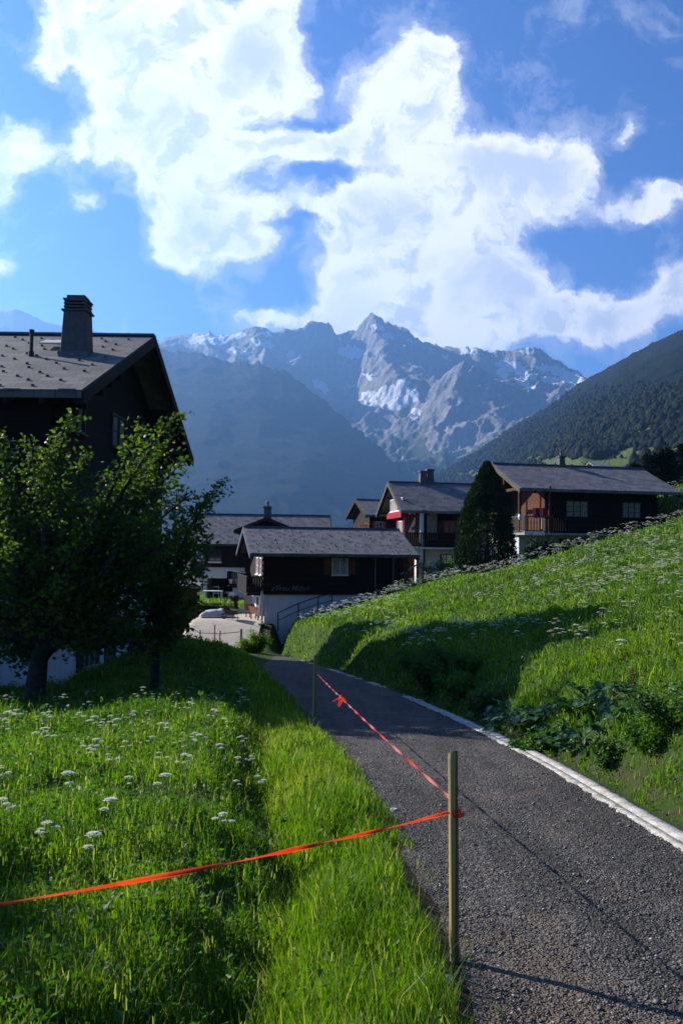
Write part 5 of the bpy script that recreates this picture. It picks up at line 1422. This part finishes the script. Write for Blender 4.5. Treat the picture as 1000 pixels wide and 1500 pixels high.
def docks():
    ms = []
    for s in range(4): V, F, A = dock_mesh(s); ms.append((V, F, A))
    first = {}
    sp = [(720, 1068, 10.9), (742, 1078, 10.4), (768, 1082, 10.0), (795, 1090, 9.5), (815, 1100, 9.1), (838, 1108, 8.75), (850, 1118, 8.45), (790, 1055, 10.2), (820, 1045, 10.0), (850, 1052, 9.7), (880, 1040, 9.4), (905, 1048, 9.1), (930, 1035, 8.9), (870, 1075, 9.1), (765, 1060, 10.7), (945, 1062, 8.5), (835, 1075, 9.4), (860, 1030, 10.1), (700, 1056, 0), (730, 1062, 0), (752, 1072, 0), (780, 1085, 0), (805, 1082, 0), (828, 1092, 0), (845, 1100, 0), (858, 1088, 0), (810, 1062, 0), (835, 1050, 0), (895, 1032, 0), (915, 1060, 0), (870, 1048, 0), (778, 1066, 0), (742, 1052, 0), (800, 1100, 0)]
    for i, (px, py, Y) in enumerate(sp):
        x, Y, z_ = hit(px, py - 6); k = i % 4
        if k in first: o = first[k].copy(); COL.objects.link(o)
        else: o = np_mesh('dock_plant', *ms[k][:2], M['dock'], attrs={'var': ms[k][2]}, smooth=True); first[k] = o
        o.location = (x, Y, float(H(x, Y)) + .02); o.rotation_euler = (random.uniform(-.1, .1), random.uniform(-.35, -.1), random.random() * 6.28); s = random.uniform(.75, 1.2); o.scale = (s, s, s)
        tag(o, 'broad leaved dock plant on the bank above the white kerb', 'plant', 'dock plants on the bank')
    # a rusty seed stalk
    x, ys_, z = hit(926, 1042); n = 260; t = rng.random(n)[:, None]; P = np.array([0, 0, .18]) + np.array([.01, 0, .28]) * t + rng.normal(size=(n, 3)) * .012
    m = leaf_mat('rusty_seeds', [(0, (.07, .02, .01)), (1, (.16, .05, .02))], .1); V, F, A = leaves(P, .02)
    s = MB(); s.tube([(0, 0, 0), (.01, 0, .47)], [.005, .003], 5); r = s.build('seed_stalk', M['stalk']); r.location = (x, ys_, z); tag(r, 'rusty brown dock seed stalk among the broad leaves', 'plant')
    np_mesh('seeds', V, F, m, r, attrs={'var': A})


docks()
WB = [(648, 975, .5, .5, 'bush', 'sunlit weed clump at the top of the shaded bank'), (690, 985, .5, .45, 'herb', 'green weed clump in full sun above the kerb bend'), (725, 1030, .35, .35, 'bush', 'pale weed clump upslope of the first dock plants'), (612, 985, .5, .6, 'herb', 'dark weed clump deep in the house shadow'),
      (890, 1120, .28, .3, 'bush', 'small weed clump on the worn soil of the bank'), (950, 1100, .35, .35, 'herb', 'weed clump near the right edge of the bank'), (775, 1100, .25, .25, 'herb', 'tiny weed clump spilling over the kerb'), (985, 1060, .4, .4, 'bush', 'leafy weed clump highest on the right bank')]
for px, py, r_, h_, mt, lab in WB:
    b = hit(px, py); bush('wild_bush', (b[0], b[1], b[2] - .06), r_, h_, int(3600 * r_ / .5), lab, mt, .05, group='weed clumps on the bank')

# ------------------------------------------------------------ fence posts, tape, yard
def gz(x, y): return float(H(x, y))


def wooden_post(px, py_b, py_t, Y, rad, label, tilt=0.0):
    b_ = W(px, py_b, Y); t = W(px + tilt, py_t, Y); root = empty('fence_post', (b_[0], Y, b_[2])); tag(root, label, 'fence post', 'wooden posts holding the marker tape')
    h = t[2] - b_[2]; mb = MB(); n = 14; vs = []; lv = [-.35, 0, h * .3, h * .6, h * .97, h]
    for i, z in enumerate(lv):
        for k in range(n):
            a = 2 * math.pi * k / n; r = rad * (1 + .04 * math.sin(k * 2 + i)) * (.93 if i == 5 else 1) * (.97 if i == 0 else 1)
            vs.append((math.cos(a) * r + (t[0] - b_[0]) * z / h, math.sin(a) * r, z + (.012 * math.cos(a + 1) if i >= 4 else 0)))
    fs = [(i * n + k, i * n + (k + 1) % n, (i + 1) * n + (k + 1) % n, (i + 1) * n + k) for i in range(5) for k in range(n)] + [tuple(range(5 * n, 6 * n))]
    mb.add(vs, fs); mb.build('pole', M['post'], root, smooth=False)
    return np.array([b_[0], Y, b_[2]]), np.array([t[0], Y, t[2]]), root


P1b, P1t, P1 = wooden_post(665, 1402, 1102, 3.98, .0235, 'nearest pale round post with the orange tape knotted round it', -2)
P2b, P2t, P2 = wooden_post(460, 1052, 960, 13.3, .030, 'farther thin post at the grass edge where the tape starts', 2)
P3b, P3t, P3 = wooden_post(-330, 1730, 1150, 2.15, .0235, 'post outside the view holding the near end of the orange tape')


def tape_mat(name, c, c2):
    m = bpy.data.materials.new(name); m.use_nodes = True; nt = m.node_tree; L = nt.links.new; b_ = nt.nodes['Principled BSDF']
    at = nt.nodes.new('ShaderNodeAttribute'); at.attribute_name = 'var'
    col = mixc(nt, maprange(nt, math_(nt, 'FRACT', math_(nt, 'MULTIPLY', at.outputs['Fac'], 7)), .48, .52, 0, 1), c, c2); L(col, b_.inputs['Base Color']); b_.inputs['Roughness'].default_value = .4
    tr = nt.nodes.new('ShaderNodeBsdfTranslucent'); L(col, tr.inputs[0]); mx = nt.nodes.new('ShaderNodeMixShader'); mx.inputs[0].default_value = .5
    L(b_.outputs[0], mx.inputs[1]); L(tr.outputs[0], mx.inputs[2]); L(mx.outputs[0], nt.nodes['Material Output'].inputs[0]); return m


def tape(A, B, w, sag, turns, mat, label, seed, folds=1):
    n = 160; V = []; ph = random.Random(seed).random() * 6
    A, B = np.array(A), np.array(B); d = (B - A) / np.linalg.norm(B - A); s = np.cross(d, [0, 0, 1]); s /= np.linalg.norm(s); u = np.cross(s, d)
    wid = .55 + .45 * fbm(np.linspace(0, 14, n), np.zeros(n), 3, seed)
    for i in range(n):
        t = i / (n - 1); p = A + (B - A) * t - np.array([0, 0, sag * 4 * t * (1 - t)])
        a = ph + turns * 6.283 * t + .8 * math.sin(9 * t + seed); e = (s * math.cos(a) + u * math.sin(a)) * w / 2 * wid[i]; f = (u * math.cos(a) - s * math.sin(a)) * w * .18
        V += [p - e, p - e * .2 + f, p + e * .35 - f * .6, p + e]
    F = [(i * 4 + k, i * 4 + k + 1, i * 4 + k + 5, i * 4 + k + 4) for i in range(n - 1) for k in range(3)]
    o = np_mesh('marker_tape', np.array(V), np.array(F), mat, smooth=True, attrs={'var': np.repeat(np.linspace(0, 1, n), 4)})
    tag(o, label, 'marker tape', 'plastic tape strung between the posts'); return o


T_or = tape_mat('orange_tape', (.85, .075, .012), (.70, .045, .012)); T_rd = tape_mat('red_white_tape', (.78, .055, .035), (.80, .22, .17))
a1 = W(657, 1190, 3.96); a2 = W(660, 1170, 3.97); b1 = W(462, 985, 13.27)
far_end = W(-330, 1375, 2.13)
tape(a1, far_end, .021, .035, 2.5, T_or, 'bright orange tape stretched low over the left meadow grass', 4)
tape(b1, a2, .022, .02, 9, T_rd, 'twisted red and white tape running along the path edge', 9)
k_ = MB()
for i in range(4): z = a1[2] - P1b[2] + .012 - i * .012; k_.tube([(math.cos(q) * .027, math.sin(q) * .0255, z + .004 * math.sin(q + i)) for q in np.linspace(0, 6.283, 15)], .0035, 5, caps=False)
k_.add([(.02, -.03, a1[2] - P1b[2]), (.036, -.04, a1[2] - P1b[2] + .01), (.04, -.036, a1[2] - P1b[2] - .016), (.02, -.028, a1[2] - P1b[2] - .018)], [(0, 1, 2, 3)])
kn = k_.build('tape_knot', T_or, P1)
# torn ends hanging from the far tape
tq = b1 + (a2 - b1) * .42
rg = MB()
for i in range(5):
    x, y, z = tq + (a2 - b1) * (.015 * i); e = (random.uniform(-.12, .02), random.uniform(-.1, .1), -random.uniform(.03, .1))
    rg.add([(x, y, z), (x + .02, y, z), (x + e[0] + .012, y + e[1], z + e[2]), (x + e[0], y + e[1], z + e[2])], [(0, 1, 2, 3)])
ro = rg.build('torn_tape', T_rd); ro.parent = bpy.data.objects['marker_tape.001']

# ---- pale ramp and surface of the yard
def ramp():
    xs = np.linspace(-8.7, -4.5, 26); ys = np.linspace(41.0, 55.5, 60); Y, X = np.meshgrid(ys, xs, indexing='ij')
    X = X + .25 * (fbm(Y * .8, X * 0, 3, 5) - .5) - .12 * np.maximum(0, 44 - Y)
    o = np_mesh('yard_paving', np.stack([X, Y, H(X, Y, False) + .10], -1).reshape(-1, 3), grid_faces(60, 26), M['concrete'], smooth=True); tag(o, kind='structure')
ramp()
tops = []
for i, (px, pt, pb_, lab) in enumerate([(293, 924, 950, 'leftmost thin iron post before the yard ramp'), (314, 916, 955, 'taller second iron post before the yard ramp'), (322, 925, 953, 'short iron post just right of the taller one'), (353, 922, 960, 'dark thick iron post at the right end of the wire')]):
    b_ = W(px, pb_, 43.6); t = W(px, pt, 43.6); m = MB(); m.beam((0, 0, -.4), (0, 0, t[2] - b_[2]), .05 if i < 3 else .09, .05 if i < 3 else .09)
    m.box((-.035, -.035, t[2] - b_[2] + .001), (.035, .035, t[2] - b_[2] + .03)); o = m.build('iron_post', M['iron']); o.location = tuple(b_); tag(o, lab, 'post', 'iron posts before the yard ramp'); tops.append(t)
m = MB(); q = [tuple(np.array(p) - [0, .04, .12]) for p in (W(283, 917, 43.6), tops[0], tops[1] - np.array([0, 0, .3]), tops[2], tops[3])]; m.tube(q, .018, 5); tag(m.build('fence_wire', M['iron']), 'sagging wire running along the iron posts', 'wire')


# ---- things standing in the yard
def yard(px, py, Y): p = W(px, py, Y); return (float(p[0]), float(Y), float(H(p[0], Y, False)) + .1)


p = yard(318, 908, 49.0)
def lump(name, L_, wd, h, mat, seed, label, cat, loc, rz=0, edge=.15):
    nx, ny = 26, 14; u = np.linspace(-1, 1, nx); v = np.linspace(-1, 1, ny); V_, U_ = np.meshgrid(v, u, indexing='ij')
    hh = h * np.clip(1 - np.abs(U_) ** 5, 0, 1) * np.clip(1 - np.abs(V_) ** 4, 0, 1) * (.65 + .6 * fbm(U_ * 2.5 + seed, V_ * 2, 3, seed))
    o = np_mesh(name, np.stack([U_ * L_ / 2 * (1 + edge * (fbm(V_ * 3, U_ * 0, 2, seed) - .5)), V_ * wd / 2, hh - .02], -1).reshape(-1, 3), grid_faces(ny, nx), mat, smooth=True)
    o.location = loc; o.rotation_euler = (0, 0, rz); tag(o, label, cat); return o
lump('tarpaulin', 2.1, 1.0, .42, M['tarp'], 5, 'crumpled grey tarpaulin over a heap on the yard edge', 'tarpaulin', (p[0], p[1], p[2] + .1), .1)


def wheelbarrow(loc, rz):
    r = empty('wheelbarrow', loc, rz); tag(r, 'dark wheelbarrow parked beside the grey tarpaulin heap', 'wheelbarrow')
    t = MB(); t.add([(-.45, -.3, .55), (.45, -.34, .62), (.45, .34, .62), (-.45, .3, .55), (-.3, -.18, .3), (.22, -.2, .3), (.22, .2, .3), (-.3, .18, .3)], [(0, 1, 5, 4), (1, 2, 6, 5), (2, 3, 7, 6), (3, 0, 4, 7), (4, 5, 6, 7)]); t.build('tray', M['iron'], r)
    w_ = MB(); w_.tube([(.55, -.04, .18), (.55, .04, .18)], .18, 14); w_.build('wheel', M['black'], r)
    for s in (-1, 1):
        h_ = MB(); h_.tube([(.58, s * .06, .2), (.1, s * .2, .29), (-.95, s * .28, .55)], .018, 6); h_.build('handle', M['iron'], r); l_ = MB(); l_.tube([(-.25, s * .2, .3), (-.32, s * .22, 0)], .016, 5); l_.build('leg', M['iron'], r)
p = yard(339, 909, 47.6); wheelbarrow(p, 2.6)


def garden_bench(loc, rz, label):
    r = empty('garden_bench', loc, rz); tag(r, label, 'bench', 'garden seats on the yard')
    r.scale = (.8, .8, .85); s = MB(); s.box((-.55, -.22, .4), (.55, .22, .44)); s.build('seat', M['terracotta'], r)
    b_ = MB(); b_.prism([(-.55, .2, .45), (.55, .2, .45), (.55, .38, .9), (-.55, .38, .9)], (0, .03, 0)); b_.build('backrest', M['terracotta'], r)
    for x in (-.5, .5):
        for y in (-.18, .18): l_ = MB(); l_.box((x - .03, y - .03, -.02), (x + .03, y + .03, .398)); l_.build('leg', M['wood'], r)
p = yard(370, 908, 49.6); garden_bench(p, .9, 'brown garden bench turned towards the yard wall')
p = yard(376, 917, 47.9); garden_bench(p, 2.2, 'brown garden bench close to the folded parasol')


def parasol(loc):
    r = empty('parasol', loc); tag(r, 'folded pink and white parasol leaning by the white house corner', 'parasol')
    q = MB(); q.tube([(0, 0, .02), (.04, 0, 1.9)], .022, 8); q.build('pole', M['white'], r)
    n = 16; lv = [(.45, .17), (.7, .2), (1.1, .15), (1.5, .09), (1.85, .03)]; vs = []
    for z, rad in lv:
        for k in range(n): a = 6.283 * k / n; rr = rad * (1.15 if k % 2 else .75); vs.append((math.cos(a) * rr + .02 * z, math.sin(a) * rr, z + (.05 if k % 2 else 0)))
    mb = MB()
    for i in range(4):
        for k in range(n): mb.mat(M['pinkcloth'] if (k // 2) % 2 else M['white']); mb.add([vs[i * n + k], vs[i * n + (k + 1) % n], vs[(i + 1) * n + (k + 1) % n], vs[(i + 1) * n + k]], [(0, 1, 2, 3)])
    mb.build('canopy', None, r); f = MB(); f.tube([(0, 0, -.02), (0, 0, .07)], .2, 12); f.build('foot', M['stone'], r)
p = yard(382, 925, 46.6); parasol(p)


def garden_table(loc):
    r = empty('garden_table', loc); tag(r, 'white garden table standing inside the dark carport', 'table')
    t = MB(); t.box((-.8, -.4, .70), (.8, .4, .75)); t.build('tabletop', M['white'], r)
    for x in (-.7, .7):
        for y in (-.33, .33): l_ = MB(); l_.box((x - .03, y - .03, 0), (x + .03, y + .03, .698)); l_.build('leg', M['white'], r)
p = W(312, 877, 67); garden_table((p[0], 67, -2.62))


def garden_chair(loc, rz):
    r = empty('garden_chair', loc, rz); tag(r, 'white slatted garden chair behind the white table', 'chair')
    s = MB(); s.box((-.25, -.25, .42), (.25, .25, .46)); s.build('seat', M['white'], r)
    b_ = MB()
    b_.box((-.25, .22, .461), (-.21, .26, 1.0)); b_.box((.21, .22, .461), (.25, .26, 1.0)); b_.box((-.209, .225, .93), (.209, .255, 1.0)); b_.box((-.209, .225, .6), (.209, .255, .66)); b_.build('backrest', M['white'], r)
    for x in (-.22, .22):
        for y in (-.22, .22): l_ = MB(); l_.box((x - .02, y - .02, 0), (x + .02, y + .02, .418)); l_.build('leg', M['white'], r)
p = W(311, 872, 68.5); garden_chair((p[0] + .3, 68.6, -2.6), .2)
# plank edging across the lawn
for i, (y, lab) in enumerate(((60.0, 'long low plank edging the lawn in front of the carport'), (57.6, 'nearer dark plank edging the yard behind the person'))):
    m = MB(); m.box((-13.5, y, -2.75), (-7.3, y + .08, -2.42)); o = m.build('plank_edging', M['wood_grey'], None); tag(o, lab, 'plank')


# ---- handrail climbing along the basement
def handrail():
    pts = [(407, 918, 898, 46.6), (437, 903, 884, 46.9), (466, 890, 874, 47.1), (486, 884, 869, 47.3)]
    r = empty('handrail', tuple(W(407, 918, 46.6))); tag(r, 'dark iron handrail climbing the grass along the white basement', 'handrail'); o0 = np.array(r.location); top = []
    for px, pb_, pt, Y in pts:
        b_, t = W(px, pb_ + 6, Y) - o0, W(px, pt, Y) - o0; m = MB(); m.tube([tuple(b_), tuple(t)], .035, 6); m.build('post', M['iron'], r); top.append(tuple(t))
    m = MB(); m.tube(top, .032, 6); m.build('rail', M['iron'], r); m = MB(); m.tube([tuple(np.array(q) - [0, 0, .42]) for q in top], .022, 6); m.build('rail', M['iron'], r)
handrail()


# ---- wooden stair gate between the two chalets
def garden_gate():
    P = W(583, 852, 50.5); r = empty('garden_gate', tuple(P), R(15)); tag(r, 'red brown wooden gate and rail between the small chalet and the column', 'gate')
    for x in (0, .62, 1.25): m = MB(); m.box((x - .05, -.05, -.4), (x + .05, .05, 1.55)); m.build('post', M['wood_red'], r)
    m = MB()
    for z in (.2, .75, 1.3): m.box((.051, -.025, z), (.569, .025, z + .09))
    for x in (.14, .28, .42): m.box((x, .026, .2), (x + .09, .05, 1.39))
    m.build('gate_panel', M['wood_red'], r); m = MB(); m.beam((.1, -.12, .45), (1.35, -.12, 1.15), .06, .08); m.build('handrail', M['frame'], r)
garden_gate()


# ---- small field hut on the hillside meadow
def hut():
    p = W(880, 686, 330); r = empty('field_hut', (p[0], p[1], p[2] - 2), R(20)); tag(r, 'tiny grey hut on the green hillside above the long roof', 'hut')
    m = MB(); m.box((-3.5, 0, -2), (3.5, 5, 2.4)); m.build('wall', M['plaster'], r)
    m = MB(); m.prism([(-4.2, -.8, 2.35), (-4.2, 2.5, 4.2), (-4.2, 5.8, 2.35), (-4.2, 5.8, 2.65), (-4.2, 2.5, 4.5), (-4.2, -.8, 2.65)], (8.4, 0, 0)); m.build('roof', M['slate_pale'], r)
hut()


# ---- white scraps and stones by the kerb
def stones():
    sp = [(614, 1030, 16.6, .09, 'white stone lying at the shaded start of the kerb'), (664, 1010, 16.2, .10, 'pale stone shining in the bank bush'), (577, 1193, 6.6, .05, 'white scrap of plastic at the grass edge under the orange tape'), (652, 1442, 3.6, .035, 'small pale pebble beside the nearest post foot')]
    for px, py, Y, s, lab in sp:
        x, Y, _z = hit(px, py); bm = bmesh.new(); bmesh.ops.create_icosphere(bm, subdivisions=2, radius=s)
        for v in bm.verts: v.co *= 1 + random.uniform(-.15, .15); v.co.z *= .55
        me = bpy.data.meshes.new('stone'); bm.to_mesh(me); bm.free(); me.materials.append(M['kerb']); o = bpy.data.objects.new('stone', me); link(o); o.location = (x, Y, gz(x, Y) + s * .35); tag(o, lab, 'stone')
stones()


# ---- person bending over in the yard
def skinned(name, pts, edges, rad, mat, root, sub=2, rootv=0):
    me = bpy.data.meshes.new(name); me.from_pydata(pts, edges, []); o = bpy.data.objects.new(name, me); link(o, root)
    sk = o.modifiers.new('skin', 'SKIN'); sk.use_smooth_shade = True
    for i, r_ in enumerate(rad): me.skin_vertices[0].data[i].radius = (r_, r_) if not isinstance(r_, tuple) else r_
    for i in range(len(pts)): me.skin_vertices[0].data[i].use_root = (i == rootv)
    sb = o.modifiers.new('sub', 'SUBSURF'); sb.levels = sub; sb.render_levels = sub
    me.materials.append(mat); return o


def person(loc, rz):
    r = empty('person', loc, rz); tag(r, 'person in white shirt and dark trousers bending over on the yard', 'person')
    # faces -x ; pelvis at z .92, trunk bent forward
    P = [(0, 0, .92), (-.12, 0, 1.05), (-.30, 0, 1.15), (-.42, 0, 1.20), (-.52, 0, 1.22), (-.62, 0, 1.22), (-.66, 0, 1.17),   # 0-6 pelvis..head
         (.0, .11, .88), (-.05, .13, .50), (.03, .13, .08), (-.12, .14, .03),         # 7-10 leg L
         (.03, -.11, .88), (.06, -.13, .50), (.16, -.13, .08), (.02, -.14, .03),     # 11-14 leg R
         (-.40, .17, 1.15), (-.44, .21, .90), (-.58, .17, .72), (-.63, .16, .65),      # 15-18 arm L
         (-.40, -.17, 1.15), (-.46, -.21, .90), (-.62, -.16, .74), (-.67, -.15, .67)]  # 19-22 arm R
    E_ = [(0, 1), (1, 2), (2, 3), (3, 4), (4, 5), (5, 6), (0, 7), (7, 8), (8, 9), (9, 10), (0, 11), (11, 12), (12, 13), (13, 14), (3, 15), (15, 16), (16, 17), (17, 18), (3, 19), (19, 20), (20, 21), (21, 22)]
    rd = [(.13, .15), (.12, .14), (.12, .15), (.10, .14), .055, .10, .085, .085, .06, .045, .04, .085, .06, .045, .04, .05, .04, .032, .03, .05, .04, .032, .03]
    # fingers and thumb
    for hnd, (bx_, by_, bz_) in ((18, P[18]), (22, P[22])):
        for f in range(4):
            i0 = len(P); y_ = by_ + (f - 1.5) * .018; ln = (.06, .07, .066, .05)[f]; P += [(bx_ - .035, y_, bz_ - .03), (bx_ - .04 - ln * .5, y_, bz_ - .05), (bx_ - .03 - ln * .6, y_, bz_ - .05 - ln * .5)]
            E_ += [(hnd, i0), (i0, i0 + 1), (i0 + 1, i0 + 2)]; rd += [.010, .009, .007]
        i0 = len(P); s = 1 if by_ < 0 else -1; P += [(bx_ - .01, by_ + s * .035, bz_ - .02), (bx_ - .035, by_ + s * .05, bz_ - .045)]; E_ += [(hnd, i0), (i0, i0 + 1)]; rd += [.010, .008]
    skinned('body', P, E_, rd, M['skin'], r)
    skinned('shirt', [P[0], (-.12, 0, 1.06), (-.30, 0, 1.17), (-.42, 0, 1.205), (-.40, .18, 1.15), (-.43, .21, .96), (-.40, -.18, 1.15), (-.45, -.21, .96)], [(0, 1), (1, 2), (2, 3), (3, 4), (4, 5), (3, 6), (6, 7)], [(.14, .16), (.14, .16), (.14, .17), (.115, .15), .07, .06, .07, .06], M['white'], r)
    skinned('trousers', [(.02, 0, .93), P[7], P[8], (.03, .13, .12), P[11], P[12], (.16, -.13, .12)], [(0, 1), (1, 2), (2, 3), (0, 4), (4, 5), (5, 6)], [(.16, .175), .105, .085, .07, .105, .085, .07], M['black'], r)
    skinned('apron', [(-.10, 0, .98), (-.16, 0, .80), (-.14, 0, .62)], [(0, 1), (1, 2)], [(.09, .17), (.05, .19), (.035, .18)], M['redcloth'], r)
    skinned('hair', [(-.60, 0, 1.27), (-.55, 0, 1.28), (-.53, 0, 1.22)], [(0, 1), (1, 2)], [(.085, .09), (.085, .09), (.06, .08)], M['hair'], r)
    for s, (x, y, z) in ((1, (-.72, .035, 1.155)), (-1, (-.72, -.035, 1.155))):
        m = MB(); m.tube([(x, y, z), (x - .012, y, z - .004)], .011, 6); m.build('eye', M['black'], r)
    m = MB(); m.tube([(-.71, 0, 1.14), (-.755, 0, 1.115), (-.71, 0, 1.10)], [.014, .018, .012], 6); m.build('nose', M['skin'], r)
    m = MB(); m.tube([(-.70, -.025, 1.085), (-.715, 0, 1.083), (-.70, .025, 1.085)], .008, 5); m.build('mouth', M['redcloth'], r)
    for x, y in ((.0, .135), (.13, -.135)): m = MB(); m.box((x - .17, y - .05, -.005), (x + .1, y + .05, .075)); m.build('shoe', M['black'], r, bevel=.02)
p = yard(345, 896, 54); person((p[0], p[1], p[2]), R(8))

# ------------------------------------------------------------ haze
def haze():
    m = bpy.data.materials.new('air_haze'); m.use_nodes = True; nt = m.node_tree; nt.nodes.clear()
    out = nt.nodes.new('ShaderNodeOutputMaterial'); pv = nt.nodes.new('ShaderNodeVolumePrincipled')
    pv.inputs['Color'].default_value = (.22, .48, 1.0, 1); pv.inputs['Density'].default_value = HAZE_DENSITY; pv.inputs['Anisotropy'].default_value = .45
    nt.links.new(pv.outputs[0], out.inputs['Volume'])
    mb = MB(); mb.box((-11500, -11500, -231), (11500, 11700, 2350)); o = mb.build('haze', m); tag(o, 'thin blue mountain air filling the valley', 'haze', kind='stuff')
    return o


HAZE_DENSITY = 9.5e-5
haze()
